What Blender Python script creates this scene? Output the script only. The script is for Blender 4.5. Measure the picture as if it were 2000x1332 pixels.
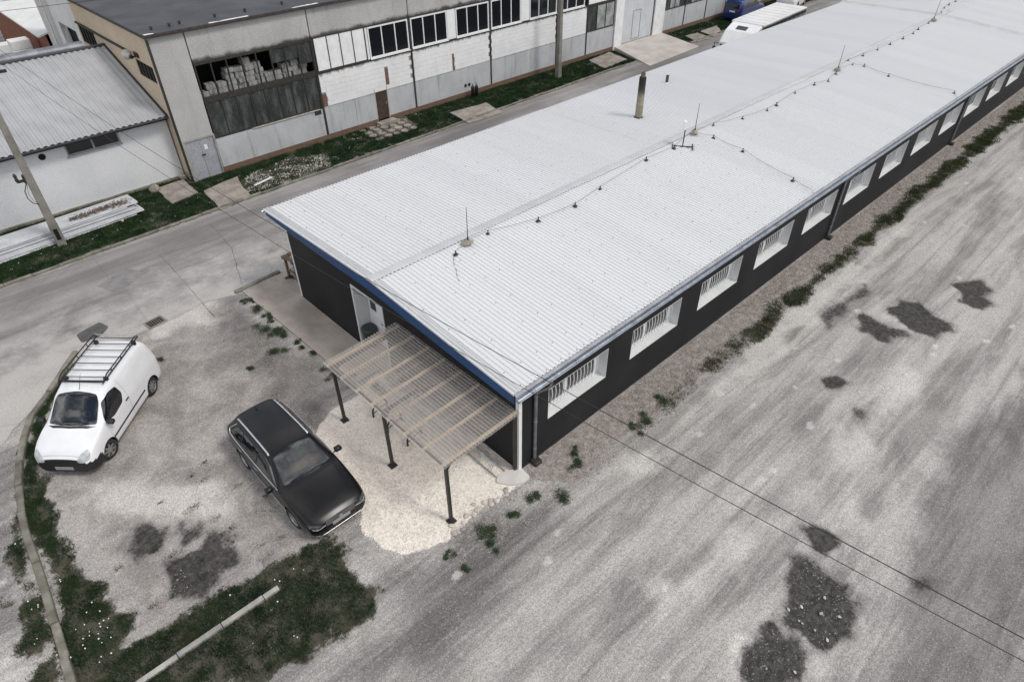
import bpy, bmesh, math, random
import numpy as np
from mathutils import Vector, Matrix
from mathutils.bvhtree import BVHTree

for o in list(bpy.data.objects):
    bpy.data.objects.remove(o)
scene = bpy.context.scene
C = scene.collection
random.seed(7)
rng = np.random.default_rng(11)
R = math.radians

# ------------------------------------------------------------------ camera
cam_d = bpy.data.cameras.new('camera')
cam = bpy.data.objects.new('camera', cam_d)
C.objects.link(cam)
cam_d.sensor_width = 36.0
cam_d.lens = 1280.08 / 2000 * 36.0
cam_d.clip_start = 0.1
cam_d.clip_end = 1500
yaw, pit, rol = 0.8111, 0.6796, -0.0074
fw = Vector((math.cos(yaw) * math.cos(pit), math.sin(yaw) * math.cos(pit), -math.sin(pit)))
rx = Vector((math.sin(yaw), -math.cos(yaw), 0))
up = rx.cross(fw)
cr, sr = math.cos(rol), math.sin(rol)
rx2 = rx * cr + up * sr
up2 = up * cr - rx * sr
m3 = Matrix((rx2, up2, -fw)).transposed()
cam.matrix_world = Matrix.Translation((-8.33, -8.544, 14.283)) @ m3.to_4x4()
scene.camera = cam

# ------------------------------------------------------------------ world, sun
SUN_EL, SUN_AZ = R(55), R(-68)          # azimuth of the sun in the XY plane, from +X
world = bpy.data.worlds.new('World')
scene.world = world
world.use_nodes = True
wt = world.node_tree
wt.nodes.clear()
wo = wt.nodes.new('ShaderNodeOutputWorld')
bg = wt.nodes.new('ShaderNodeBackground')
sky = wt.nodes.new('ShaderNodeTexSky')
sky.sky_type = 'NISHITA'
sky.sun_disc = False
sky.sun_elevation = SUN_EL
sky.sun_rotation = R(90) - SUN_AZ
sky.air_density = 1.0
sky.dust_density = 2.0
tc = wt.nodes.new('ShaderNodeTexCoord')
nz = wt.nodes.new('ShaderNodeTexNoise')
nz.inputs['Scale'].default_value = 2.3
nz.inputs['Detail'].default_value = 7
nz.inputs['Roughness'].default_value = 0.58
rp = wt.nodes.new('ShaderNodeValToRGB')
rp.color_ramp.elements[0].position = 0.46
rp.color_ramp.elements[1].position = 0.58
mx = wt.nodes.new('ShaderNodeMix')
mx.data_type = 'RGBA'
nz2 = wt.nodes.new('ShaderNodeTexNoise')
nz2.inputs['Scale'].default_value = 4.0
nz2.inputs['Detail'].default_value = 5
rp2 = wt.nodes.new('ShaderNodeValToRGB')
rp2.color_ramp.elements[0].position = 0.3
rp2.color_ramp.elements[0].color = (6.4, 6.4, 6.45, 1)
rp2.color_ramp.elements[1].position = 0.7
rp2.color_ramp.elements[1].color = (21.0, 20.9, 20.9, 1)
wt.links.new(tc.outputs['Generated'], nz.inputs['Vector'])
wt.links.new(tc.outputs['Generated'], nz2.inputs['Vector'])
wt.links.new(nz.outputs['Fac'], rp.inputs['Fac'])
wt.links.new(nz2.outputs['Fac'], rp2.inputs['Fac'])
wt.links.new(rp.outputs['Color'], mx.inputs[0])
wt.links.new(sky.outputs['Color'], mx.inputs[6])
wt.links.new(rp2.outputs['Color'], mx.inputs[7])
wt.links.new(mx.outputs[2], bg.inputs['Color'])
bg.inputs['Strength'].default_value = 0.096
wt.links.new(bg.outputs[0], wo.inputs[0])

sun_d = bpy.data.lights.new('sun', 'SUN')
sun_d.energy = 1.7
sun_d.angle = R(12)
sun_d.color = (1.0, 0.965, 0.92)
sun = bpy.data.objects.new('sun', sun_d)
C.objects.link(sun)
sd = Vector((math.cos(SUN_AZ) * math.cos(SUN_EL), math.sin(SUN_AZ) * math.cos(SUN_EL), math.sin(SUN_EL)))
sun.rotation_euler = sd.to_track_quat('Z', 'Y').to_euler()
sun.location = sd * 60
scene.view_settings.view_transform = 'Standard'
scene.view_settings.look = 'None'
scene.view_settings.gamma = 1
scene.view_settings.exposure = 0.0
scene.render.engine = 'CYCLES'

# ------------------------------------------------------------------ node helpers
class NT:
    def __init__(s, name):
        s.m = bpy.data.materials.new(name)
        s.m.use_nodes = True
        s.t = s.m.node_tree
        s.p = s.t.nodes['Principled BSDF']
        s.out = s.t.nodes['Material Output']
        s._oc = None
    def new(s, k):
        return s.t.nodes.new(k)
    def put(s, sock, v):
        if hasattr(v, 'is_output'):
            s.t.links.new(v, sock)
        elif isinstance(v, (tuple, list)):
            v = tuple(v)
            sock.default_value = v + (1,) if len(v) == 3 and sock.type == 'RGBA' else v
        else:
            sock.default_value = v
    def oc(s):
        if s._oc is None:
            s._oc = s.new('ShaderNodeTexCoord').outputs['Object']
        return s._oc
    def pos(s):
        return s.new('ShaderNodeNewGeometry').outputs['Position']
    def rnd(s):
        return s.new('ShaderNodeObjectInfo').outputs['Random']
    def mapv(s, v, sc=(1, 1, 1), rot=(0, 0, 0)):
        n = s.new('ShaderNodeMapping')
        s.put(n.inputs['Vector'], v)
        n.inputs['Scale'].default_value = sc
        n.inputs['Rotation'].default_value = rot
        return n.outputs[0]
    def noise(s, scale, detail=4, v=None, rough=.55, dist=0):
        n = s.new('ShaderNodeTexNoise')
        n.inputs['Scale'].default_value = scale
        n.inputs['Detail'].default_value = detail
        n.inputs['Roughness'].default_value = rough
        n.inputs['Distortion'].default_value = dist
        s.put(n.inputs['Vector'], s.oc() if v is None else v)
        return n.outputs['Fac']
    def voro(s, scale, v=None, feat='F1', out='Distance'):
        n = s.new('ShaderNodeTexVoronoi')
        n.feature = feat
        n.inputs['Scale'].default_value = scale
        s.put(n.inputs['Vector'], s.oc() if v is None else v)
        return n.outputs[out]
    def math(s, op, a, b=0.0, c=None, clamp=False):
        n = s.new('ShaderNodeMath')
        n.operation = op
        n.use_clamp = clamp
        s.put(n.inputs[0], a)
        s.put(n.inputs[1], b)
        if c is not None:
            s.put(n.inputs[2], c)
        return n.outputs[0]
    def step(s, v, a, b, lo=0.0, hi=1.0):
        n = s.new('ShaderNodeMapRange')
        n.interpolation_type = 'SMOOTHSTEP'
        s.put(n.inputs[0], v)
        n.inputs[1].default_value = a
        n.inputs[2].default_value = b
        n.inputs[3].default_value = lo
        n.inputs[4].default_value = hi
        return n.outputs[0]
    def mix(s, f, a, b, mode='MIX'):
        n = s.new('ShaderNodeMix')
        n.data_type = 'RGBA'
        n.blend_type = mode
        s.put(n.inputs[0], f)
        s.put(n.inputs[6], a)
        s.put(n.inputs[7], b)
        return n.outputs[2]
    def attr(s, name):
        n = s.new('ShaderNodeAttribute')
        n.attribute_name = name
        return n.outputs['Fac']
    def sep(s, v):
        n = s.new('ShaderNodeSeparateXYZ')
        s.put(n.inputs[0], v)
        return n.outputs
    def bump(s, h, strength=.3, dist=.02):
        n = s.new('ShaderNodeBump')
        n.inputs['Strength'].default_value = strength
        n.inputs['Distance'].default_value = dist
        s.put(n.inputs['Height'], h)
        s.t.links.new(n.outputs[0], s.p.inputs['Normal'])
    def fin(s, col=None, rough=None, metal=None, spec=None, ior=None, coat=None):
        if col is not None: s.put(s.p.inputs['Base Color'], col)
        if rough is not None: s.put(s.p.inputs['Roughness'], rough)
        if metal is not None: s.put(s.p.inputs['Metallic'], metal)
        if spec is not None: s.put(s.p.inputs['Specular IOR Level'], spec)
        if ior is not None: s.put(s.p.inputs['IOR'], ior)
        if coat is not None:
            s.put(s.p.inputs['Coat Weight'], coat)
            s.p.inputs['Coat Roughness'].default_value = .04
        return s.m

def M_noise(name, c1, c2, scale=3, rough=.7, fine=40, fineamt=.15, bump=.15, bdist=.01, metal=0, detail=5, var=0.0):
    n = NT(name)
    f = n.step(n.noise(scale, detail), .3, .7)
    col = n.mix(f, c1, c2)
    g = n.noise(fine, 3)
    col = n.mix(fineamt, col, n.mix(g, (0.0, 0.0, 0.0), (1, 1, 1)), 'OVERLAY')
    if var:
        v = n.math('MULTIPLY_ADD', n.rnd(), 2 * var, 1 - var)
        vn = n.new('ShaderNodeCombineXYZ')
        for i in range(3): n.put(vn.inputs[i], v)
        col = n.mix(1.0, col, vn.outputs[0], 'MULTIPLY')
    if bump: n.bump(g, bump, bdist)
    return n.fin(col, rough, metal)

def M_plain(name, c, rough=.5, metal=0, coat=None, ior=None, amt=.08, scale=6):
    n = NT(name)
    f = n.noise(scale, 4)
    d = tuple(max(0, v * (1 - 2.2 * amt)) for v in c)
    col = n.mix(n.step(f, .35, .7), c, d)
    r = n.math('MULTIPLY_ADD', f, .12, rough - .06)
    return n.fin(col, r, metal, ior=ior, coat=coat)

# ------------------------------------------------------------------ mesh helpers
ROOT = {}
def thing(name, label, cat, loc=(0, 0, 0), rotz=0, group=None):
    o = bpy.data.objects.new(name, None)
    C.objects.link(o)
    o.location = loc
    o.rotation_euler = (0, 0, rotz)
    o.empty_display_size = .2
    o['label'] = label
    o['category'] = cat
    if group: o['group'] = group
    return o
def tag(o, label, cat, group=None):
    o['label'] = label
    o['category'] = cat
    if group: o['group'] = group
    return o
def struct(o, kind='structure'):
    o['kind'] = kind
    return o
def rootloc(o):
    l = Vector((0, 0, 0))
    while o is not None:
        l += o.location
        o = o.parent
    return l
def link_mesh(name, me, mat, parent=None, loc=None):
    o = bpy.data.objects.new(name, me)
    C.objects.link(o)
    if mat is not None and not me.materials:
        me.materials.append(mat)
    if parent is not None: o.parent = parent
    if loc is not None: o.location = loc
    return o

class MB:
    """collects shapes, in world metres (or local when local=True at build)"""
    def __init__(s):
        s.v = []
        s.f = []
    def add(s, vs, fs):
        b = len(s.v)
        s.v += [tuple(v) for v in vs]
        s.f += [tuple(b + i for i in f) for f in fs]
        return s
    def box(s, x0, y0, z0, x1, y1, z1):
        return s.add([(x0, y0, z0), (x1, y0, z0), (x1, y1, z0), (x0, y1, z0), (x0, y0, z1), (x1, y0, z1), (x1, y1, z1), (x0, y1, z1)],
                     [(0, 3, 2, 1), (4, 5, 6, 7), (0, 1, 5, 4), (1, 2, 6, 5), (2, 3, 7, 6), (3, 0, 4, 7)])
    def cbox(s, x0, y0, z0, x1, y1, z1, c=.01):
        """box with chamfered edges"""
        bm = bmesh.new()
        bmesh.ops.create_cube(bm, size=1)
        for v in bm.verts:
            v.co = ((x0 + x1) / 2 + v.co.x * (x1 - x0), (y0 + y1) / 2 + v.co.y * (y1 - y0), (z0 + z1) / 2 + v.co.z * (z1 - z0))
        bmesh.ops.bevel(bm, geom=bm.edges[:], offset=c, segments=1, affect='EDGES')
        bm.verts.index_update()
        s.add([v.co[:] for v in bm.verts], [[v.index for v in f.verts] for f in bm.faces])
        bm.free()
        return s
    def prism(s, poly, z0, z1):
        n = len(poly)
        vs = [(p[0], p[1], z0) for p in poly] + [(p[0], p[1], z1) for p in poly]
        a = sum(poly[i][0] * poly[(i + 1) % n][1] - poly[(i + 1) % n][0] * poly[i][1] for i in range(n))
        fs = [tuple(range(n))[::-1], tuple(range(n, 2 * n))] + [(i, (i + 1) % n, n + (i + 1) % n, n + i) for i in range(n)]
        if a < 0: fs = [f[::-1] for f in fs]
        return s.add(vs, fs)
    def extr(s, prof, axis, a, b, closed=True, caps=True):
        """profile of 2-D points swept along an axis"""
        def pt(p, t):
            return {'x': (t, p[0], p[1]), 'y': (p[0], t, p[1]), 'z': (p[0], p[1], t)}[axis]
        n = len(prof)
        vs = [pt(p, a) for p in prof] + [pt(p, b) for p in prof]
        fs = [(i, (i + 1) % n, n + (i + 1) % n, n + i) for i in range(n if closed else n - 1)]
        if closed and caps: fs += [tuple(range(n))[::-1], tuple(range(n, 2 * n))]
        return s.add(vs, fs)
    def tube(s, pts, r, n=6, caps=True):
        pts = [Vector(p) for p in pts]
        rr = r if isinstance(r, (list, tuple)) else [r] * len(pts)
        vs = []
        prevu = None
        for i, p in enumerate(pts):
            d = (pts[min(i + 1, len(pts) - 1)] - pts[max(i - 1, 0)]).normalized()
            u = prevu - d * prevu.dot(d) if prevu else d.orthogonal()
            u.normalize()
            prevu = u
            w = d.cross(u)
            for k in range(n):
                a = 2 * math.pi * k / n
                vs.append(p + (u * math.cos(a) + w * math.sin(a)) * rr[i])
        fs = []
        for i in range(len(pts) - 1):
            for k in range(n):
                k2 = (k + 1) % n
                fs.append((i * n + k, i * n + k2, (i + 1) * n + k2, (i + 1) * n + k))
        if caps:
            fs += [tuple(range(n))[::-1], tuple(range((len(pts) - 1) * n, len(pts) * n))]
        return s.add(vs, fs)
    def lathe(s, prof, n=16, c=(0, 0, 0), axis='z', caps=True):
        vs = []
        for r, h in prof:
            for k in range(n):
                a = 2 * math.pi * k / n
                x, y = r * math.cos(a), r * math.sin(a)
                if axis == 'z': q = (x, y, h)
                elif axis == 'y': q = (x, h, y)
                else: q = (h, x, y)
                vs.append((c[0] + q[0], c[1] + q[1], c[2] + q[2]))
        fs = []
        m = len(prof)
        for i in range(m - 1):
            for k in range(n):
                k2 = (k + 1) % n
                fs.append((i * n + k, i * n + k2, (i + 1) * n + k2, (i + 1) * n + k))
        if caps: fs += [tuple(range(n))[::-1], tuple(range((m - 1) * n, m * n))]
        return s.add(vs, fs)
    def grid(s, P, closed_u=False):
        P = np.asarray(P)
        a, b = P.shape[:2]
        fs = []
        for i in range(a - 1):
            for j in range(b - 1):
                fs.append((i * b + j, i * b + j + 1, (i + 1) * b + j + 1, (i + 1) * b + j))
        return s.add(P.reshape(-1, 3).tolist(), fs)
    def mesh(s, name, off=(0, 0, 0), smooth=False, fixn=True):
        me = bpy.data.meshes.new(name)
        vs = [(v[0] - off[0], v[1] - off[1], v[2] - off[2]) for v in s.v]
        me.from_pydata(vs, [], s.f)
        if fixn:
            bm = bmesh.new()
            bm.from_mesh(me)
            bmesh.ops.recalc_face_normals(bm, faces=bm.faces)
            bm.to_mesh(me)
            bm.free()
        if smooth:
            me.shade_smooth()
            me.set_sharp_from_angle(angle=R(38))
        me.update()
        return me
    def build(s, name, mat, parent=None, local=False, smooth=False, base=None):
        if local:
            off = (0, 0, 0)
        elif parent is not None:
            off = rootloc(parent)
        elif base is not None:
            off = base
        else:
            off = (0, 0, 0)
        o = link_mesh(name, s.mesh(name, off, smooth), mat, parent)
        if parent is None and base is not None: o.location = base
        return o

def copy_tree(o, parent=None):
    c = o.copy()
    C.objects.link(c)
    if parent is not None: c.parent = parent
    for ch in list(o.children): copy_tree(ch, c)
    return c

def roundpoly(pts, r=.05, n=4):
    out = []
    m = len(pts)
    for i in range(m):
        p0, p, p1 = (Vector(pts[i - 1]), Vector(pts[i]), Vector(pts[(i + 1) % m]))
        a = (p0 - p)
        b = (p1 - p)
        ra = min(r, a.length * .45)
        rb = min(r, b.length * .45)
        a = p + a.normalized() * ra
        b = p + b.normalized() * rb
        for k in range(n + 1):
            t = k / n
            q = a * (1 - t) ** 2 + p * 2 * t * (1 - t) + b * t * t
            out.append((q.x, q.y))
    return out

def pip_sd(px, py, poly):
    """signed distance to polygon (negative inside), numpy"""
    poly = np.asarray(poly, float)
    d = np.full(px.shape, 1e9)
    ins = np.zeros(px.shape, bool)
    n = len(poly)
    for i in range(n):
        ax, ay = poly[i]
        bx, by = poly[(i + 1) % n]
        ex, ey = bx - ax, by - ay
        t = np.clip(((px - ax) * ex + (py - ay) * ey) / (ex * ex + ey * ey + 1e-9), 0, 1)
        d = np.minimum(d, np.hypot(px - ax - t * ex, py - ay - t * ey))
        c = ((ay > py) != (by > py)) & (px < ex * (py - ay) / (ey if abs(ey) > 1e-9 else 1e-9) + ax)
        ins ^= c
    return np.where(ins, -d, d)

_NT = rng.random((64, 64))
def vnoise(x, y, s):
    """tileable value noise in numpy"""
    x = np.asarray(x) * s + 100
    y = np.asarray(y) * s + 100
    xi, yi = np.floor(x).astype(int), np.floor(y).astype(int)
    fx, fy = x - xi, y - yi
    fx, fy = fx * fx * (3 - 2 * fx), fy * fy * (3 - 2 * fy)
    g = lambda a, b: _NT[a % 64, b % 64]
    return (g(xi, yi) * (1 - fx) * (1 - fy) + g(xi + 1, yi) * fx * (1 - fy) + g(xi, yi + 1) * (1 - fx) * fy + g(xi + 1, yi + 1) * fx * fy)
def fbm(x, y, s):
    return (vnoise(x, y, s) + .5 * vnoise(x + 13, y + 7, 2.1 * s) + .25 * vnoise(x + 31, y + 3, 4.3 * s)) / 1.75

# ------------------------------------------------------------------ plan of the place, in metres
WHITE_GRAVEL = [(-3.39, 5.13), (-2.55, 5.65), (-1.7, 5.68), (-0.52, 6.14), (-0.26, 3.13), (0.05, 0.31), (-0.11, -0.3), (-0.84, -0.31), (-1.77, -0.22), (-2.46, -0.21), (-2.94, -0.34), (-3.79, -0.03), (-4.16, 0.64), (-4.25, 1.41), (-3.9, 2.18), (-3.63, 3.49)]
PAD = [(-1.52, 13.67), (0.63, 13.69), (0.2, 11.76), (0.15, 8.03), (0.24, 6.48), (-1.27, 6.34), (-1.36, 7.74)]
ROAD = [(-14, 20.3), (-8, 20.35), (0, 20.6), (12, 20.9), (31, 21.3), (80, 21.3), (80, 13.8), (1.2, 13.9), (-1.81, 13.58), (-2.83, 14.01), (-4.46, 13.74), (-5.63, 13.72), (-6.75, 13.65), (-7.89, 13.02), (-8.97, 12.34), (-9.83, 11.66), (-10.2, 11.18), (-14, 13.0)]
KERB_LEFT = [(-7.25, 14.14), (-7.79, 13.48), (-8.56, 12.52), (-9.21, 11.81), (-9.72, 10.71), (-10.1, 9.5), (-10.36, 8.31), (-10.5, 6.92), (-10.53, 5.76), (-10.62, 4.58), (-10.71, 3.5), (-10.77, 2.47), (-10.8, 2.02)]
KERB_LOW = [(-9.94, 1.46), (-6.56, 1.4)]
GRASS_LOW = [(-5.33, 1.97), (-4.88, 1.74), (-4.81, 0.92), (-4.86, -0.36), (-5.42, -0.7), (-6.32, -0.58), (-7.28, -0.28), (-8.04, -0.36), (-10.8, 2.09), (-10.69, 3.01), (-10.57, 4.36), (-10.48, 5.72), (-10.41, 7.04), (-10.22, 8.64), (-9.67, 9.08), (-9.87, 7.61), (-9.86, 6.52), (-9.63, 5.48), (-9.72, 4.24), (-9.68, 3.5), (-9.56, 2.71), (-9.1, 2.43), (-8.31, 2.35), (-7.49, 2.27), (-6.53, 2.09), (-6.03, 2.0)]
GRASS_KERB_OUT = [(-10.45, 8.17), (-10.6, 6.61), (-10.68, 5.17), (-10.79, 3.57), (-10.83, 2.33), (-11.45, 2.93), (-11.35, 4.6), (-11.07, 6.28), (-10.73, 8.0)]
GRASS_KERB_TOP = [(-7.49, 13.99), (-7.38, 13.7), (-8.37, 12.4), (-9.05, 11.2), (-9.56, 9.75), (-9.92, 9.08), (-10.04, 9.2), (-9.66, 10.66), (-9.12, 11.72), (-8.48, 12.52)]
DAMP = [[(-8.74, 5.23), (-8.39, 5.63), (-7.96, 5.43), (-7.79, 4.94), (-8.08, 4.28), (-8.46, 4.45), (-8.65, 4.53)], [(-7.77, 4.6), (-7.51, 4.84), (-7.25, 4.41), (-7.3, 4.14), (-7.73, 4.04)], [(-8.32, 4.11), (-7.87, 3.87), (-7.34, 3.88), (-7.06, 4.06), (-6.79, 3.76), (-6.81, 3.15), (-7.02, 2.85), (-7.5, 2.93), (-7.89, 2.48), (-8.28, 3.03), (-8.42, 3.44)], [(13.69, -3.41), (14.21, -3.71), (14.12, -4.47), (13.94, -5.11), (13.41, -5.11), (13.07, -4.55), (13.12, -3.9)], [(15.15, -3.96), (15.82, -4.16), (16.19, -4.75), (15.9, -5.57), (15.3, -6.03), (14.55, -5.7), (14.46, -5.22), (14.65, -4.35)], [(18.36, -5.23), (19.17, -5.27), (19.41, -5.65), (19.08, -6.17), (17.94, -6.46), (17.33, -6.22), (17.38, -5.68)], [(9.74, -4.0), (10.05, -4.16), (10.05, -4.57), (9.54, -4.65), (9.23, -4.42)], [(3.95, -6.3), (4.25, -6.53), (4.24, -7.01), (3.96, -7.21), (3.59, -6.99), (3.64, -6.63)], [(2.16, -6.87), (2.78, -6.8), (3.25, -7.16), (3.34, -7.63), (3.29, -8.05), (2.59, -8.34), (1.84, -8.44), (1.36, -8.32), (1.3, -8.0), (1.41, -7.7), (1.29, -7.34)], [(-0.42, -7.19), (0.48, -6.97), (0.97, -7.2), (1.07, -7.7), (0.81, -8.07), (0.27, -8.17), (-0.46, -7.87), (-0.74, -7.39)]]
DAMP_WEAK = [[(12.88, -2.42), (14.35, -2.5), (16.04, -2.72), (15.67, -3.08), (14.44, -3.04), (12.42, -3.02)], [(9.05, -5.29), (9.38, -5.46), (9.32, -5.71), (8.83, -5.78), (8.68, -5.54)], [(4.46, -8.8), (4.75, -8.99), (4.82, -9.34), (4.48, -9.38), (4.14, -9.1)], [(2.58, -6.71), (3.16, -6.68), (3.56, -7.27), (3.12, -7.22)]]
DARK_GRAVEL = [[(-10.47, 11.16), (-9.93, 10.37), (-10.52, 8.24), (-11.04, 6.64), (-11.18, 4.44), (-11.78, 4.94)], [(9.39, -5.77), (8.4, -7.64), (11.62, -7.94), (16.05, -8.89), (3.27, -12.01), (0.67, -9.51), (3.9, -8.73), (6.59, -8.31)], [(-2.99, 7.52), (-2.3, 6.2), (-3.44, 4.9), (-4.47, 4.82), (-3.69, 7.54)], [(-1.81, 14.45), (-1.66, 7.25), (-3.34, 5.66), (-3.8, 7.33), (-3.24, 12.21)], [(-4.68, 0.89), (-3.3, -0.63), (-1.09, -0.88), (0.99, -1.72), (-2.6, -2.45), (-4.85, -3.24), (-6.88, -1.29), (-5.07, -0.96)]]
PALE = [[(1.56, -1.79), (3.33, -1.66), (10.09, -1.56), (16.22, -1.63), (21.59, -1.67), (22.23, -2.3), (12.74, -2.49), (6.42, -2.26), (2.52, -2.46)], [(-0.22, -4.38), (1.25, -4.83), (3.72, -5.53), (6.69, -5.46), (9.83, -5.58), (12.52, -5.46), (12.71, -6.36), (7.36, -6.64), (4.15, -6.16), (0.37, -5.85), (-1.86, -5.65)], [(-0.5, -5.19), (-0.08, -5.6), (-0.58, -5.95), (-0.99, -5.55)], [(6.21, -6.29), (6.62, -6.68), (4.92, -7.56), (4.6, -7.04)], [(-0.03, -6.64), (0.72, -6.7), (0.56, -7.05), (-0.64, -7.27), (-0.87, -7.04)], [(1.11, -7.74), (0.93, -8.19), (0.6, -8.18), (1.03, -7.66)], [(14.49, -5.03), (14.29, -5.45), (14.27, -4.41), (14.52, -3.57), (14.79, -3.83)], [(-11.79, 4.87), (-11.46, 4.55), (-11.38, 3.83), (-11.45, 2.93), (-12.08, 3.53)], [(-4.58, 14.37), (-2.55, 13.74), (-3.24, 12.21), (-5.04, 13.16)], [(-9.01, 8.19), (-6.16, 5.44), (-6.68, 4.3), (-9.09, 6.64)]]
STRIP_GREEN = [(0.81, -0.94), (4.34, -0.88), (8.35, -1.03), (14.05, -1.02), (21.81, -0.91), (30.02, -0.89), (44.35, -0.84), (40.81, -1.77), (28.59, -1.62), (20.81, -1.54), (14.61, -1.57), (8.02, -1.63), (3.6, -1.64), (0.99, -1.35)]
STRIP_BROWN = [(0, 0), (-0.13, -0.28), (0.65, -1.28), (2.49, -1.39), (5.09, -1.29), (11.28, -1.28), (19.9, -1.27), (32.36, -1.36), (42.28, -1.39), (60, -2.2), (60, 0)]
SLABS = [[(-0.47, 24.92), (0.94, 24.98), (0.78, 23.07), (-0.56, 22.69)], [(1.08, 23.01), (2.96, 23.41), (2.47, 20.89), (0.83, 20.54)], [(16.35, 22.81), (19.09, 22.49), (18.65, 20.53), (16.02, 20.66)], [(30.43, 23.87), (33.21, 24.24), (32.62, 22.05), (29.81, 21.89)], [(41.01, 22.79), (42.5, 22.62), (41.99, 20.93), (40.18, 21.06)], [(43.09, 22.71), (45.61, 22.76), (43.92, 21.2), (42.4, 20.95)]]
RUBBLE = [(2.61, 22.69), (4.0, 23.4), (5.93, 23.74), (7.84, 22.79), (7.16, 21.17), (5.57, 21.01), (3.39, 21.13), (2.47, 21.42)]
BROKEN_FLAGS = [(10.94, 23.58), (12.19, 24.79), (14.09, 24.32), (13.77, 22.65), (13.08, 22.22), (11.25, 22.42)]
WEEDS = [(-2.04, -0.83), (-2.1, -1.19), (-1.15, -0.93), (-0.35, -0.9), (0.24, -1.38), (-3.06, -0.73), (-3.05, -1.31), (-2.26, 9.28), (-1.92, 10.93), (-1.84, 10.45), (-1.72, 12.93), (-1.75, 12.05), (-0.15, 5.37), (-0.88, 5.47), (-5.4, 11.77), (-1.13, 6.56), (-1.55, 7.42), (-1.55, 6.96), (-3.35, 9.24), (0.24, 13.2), (0.52, 13.18), (5.27, -1.16), (1.64, -0.57), (1.39, -0.99), (4.1, -1.25), (3.55, -1.3)]
EDGE_STONES = [(-2.49, -0.12), (-2.61, -0.35), (-2.24, -0.26), (-2.02, -0.15), (-1.89, -0.26), (-1.67, -0.2), (-1.65, 0.01), (-1.43, -0.16), (-1.25, -0.22), (-1.11, -0.34), (-0.72, -0.26), (-0.84, -0.36), (-1.31, -0.32), (-2.51, -0.38)]
LOOSE_STONES = [(1.59, -7.88), (1.56, -8.17), (2.06, -7.79), (1.53, -7.61), (0.04, -7.56), (0.41, -8.02), (2.28, -8.12), (1.88, -7.4), (1.61, -7.23), (-0.81, -0.58), (-0.89, -0.73), (-0.57, -0.57), (-0.22, -0.61), (8.77, 25.4), (2.94, 22.37), (-6.95, 1.03), (2.47, -7.67), (1.53, -7.52)]
CRACKS = [[(-2.74, 18.57), (-2.81, 16.42), (-2.91, 14.04)], [(-0.1, 19.56), (-0.32, 17.07), (-1.27, 14.17)], [(-2.74, 18.57), (-1.56, 18.4), (-0.3, 18.19)], [(-2.61, 16.91), (-1.35, 16.77), (0.31, 17.28)], [(-0.13, 18.82), (0.52, 18.44), (1.52, 18.5)], [(-2.91, 14.04), (-2.97, 12.8)]]
WIRES = [((-4.29, 34, 7.28), (-1.22, -14, 7.09), 1.02, .0075), ((-5.17, 34, 7.88), (-.72, -14, 6.23), 1.28, .0065)]
LORX, LORY, LORA = 36.2, 15.0, 0.075

# ------------------------------------------------------------------ ground
def soft(sd, w, amp, s):
    pass
def axis_lines(a, b, fine, lo, hi):
    """coordinates: fine spacing in [a,b], growing outwards to lo / hi"""
    c = list(np.arange(a, b + 1e-6, fine))
    st, x = fine, b
    while x < hi:
        st *= 1.12
        x += st
        c.append(min(x, hi))
    st, x = fine, a
    while x > lo:
        st *= 1.3
        x -= st
        c.insert(0, max(x, lo))
    return np.array(c)
gx = axis_lines(-12.5, 17, .125, -320, 360)
gy = axis_lines(-12.5, 15, .125, -320, 360)
GX, GY = np.meshgrid(gx, gy, indexing='ij')
def msk(x, y, poly, w=.5, amp=.5, s=1.3):
    sdv = pip_sd(x, y, poly) + (fbm(x, y, s) - .5) * 2 * amp
    return np.clip(.5 - sdv / w, 0, 1)
def m_max(x, y, polys, **k):
    r = np.zeros(x.shape)
    for p in polys: r = np.maximum(r, msk(x, y, p, **k))
    return r
STRIP = [(-60, 20.7), (-8, 20.6), (0, 20.9), (12, 21.15), (31, 21.5), (90, 21.5), (90, 24.6), (-60, 26)]
def grass_mask(x, y):
    g = msk(x, y, GRASS_LOW, w=.5, amp=.5, s=1.6)
    g = np.maximum(g, .8 * msk(x, y, GRASS_KERB_OUT, w=.5, amp=.45, s=2))
    g = np.maximum(g, msk(x, y, GRASS_KERB_TOP, w=.3, amp=.3, s=2))
    g = np.maximum(g, msk(x, y, STRIP, w=.3, amp=.2, s=2))
    dens = np.clip((x - 3.0) / 9, .0, 1)
    g2 = .8 * msk(x, y, STRIP_GREEN, w=.6, amp=.4, s=1.3) * np.clip(dens * 1.3 + (fbm(x, y, .9) - .5) * .9, 0, 1)
    return np.maximum(g, g2)
att = {}
att['grs'] = grass_mask(GX, GY)
att['wgr'] = msk(GX, GY, WHITE_GRAVEL, w=.25, amp=.16, s=2.2)
att['dmp'] = np.maximum(m_max(GX, GY, DAMP, w=.5, amp=.36, s=2.0), .62 * m_max(GX, GY, DAMP_WEAK, w=.5, amp=.35, s=2))
att['pal'] = m_max(GX, GY, PALE, w=1.2, amp=.6, s=.8)
for q, wt in ((8, .8), (9, 1.3), (4, .8), (3, .6), (6, .6), (2, .5)):
    sdq = pip_sd(GX, GY, DAMP[q]) + (fbm(GX, GY, 2.2) - .5) * .3
    att['pal'] = np.maximum(att['pal'], wt * np.clip(1 - np.abs(sdq - .2) / .22, 0, 1) * np.clip((fbm(GX + 5, GY, 1.6) - .3) * 3, 0, 1))
att['drk'] = m_max(GX, GY, DARK_GRAVEL, w=1.8, amp=.8, s=.6)
att['brn'] = msk(GX, GY, STRIP_BROWN, w=.6, amp=.35, s=1.5)
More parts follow.
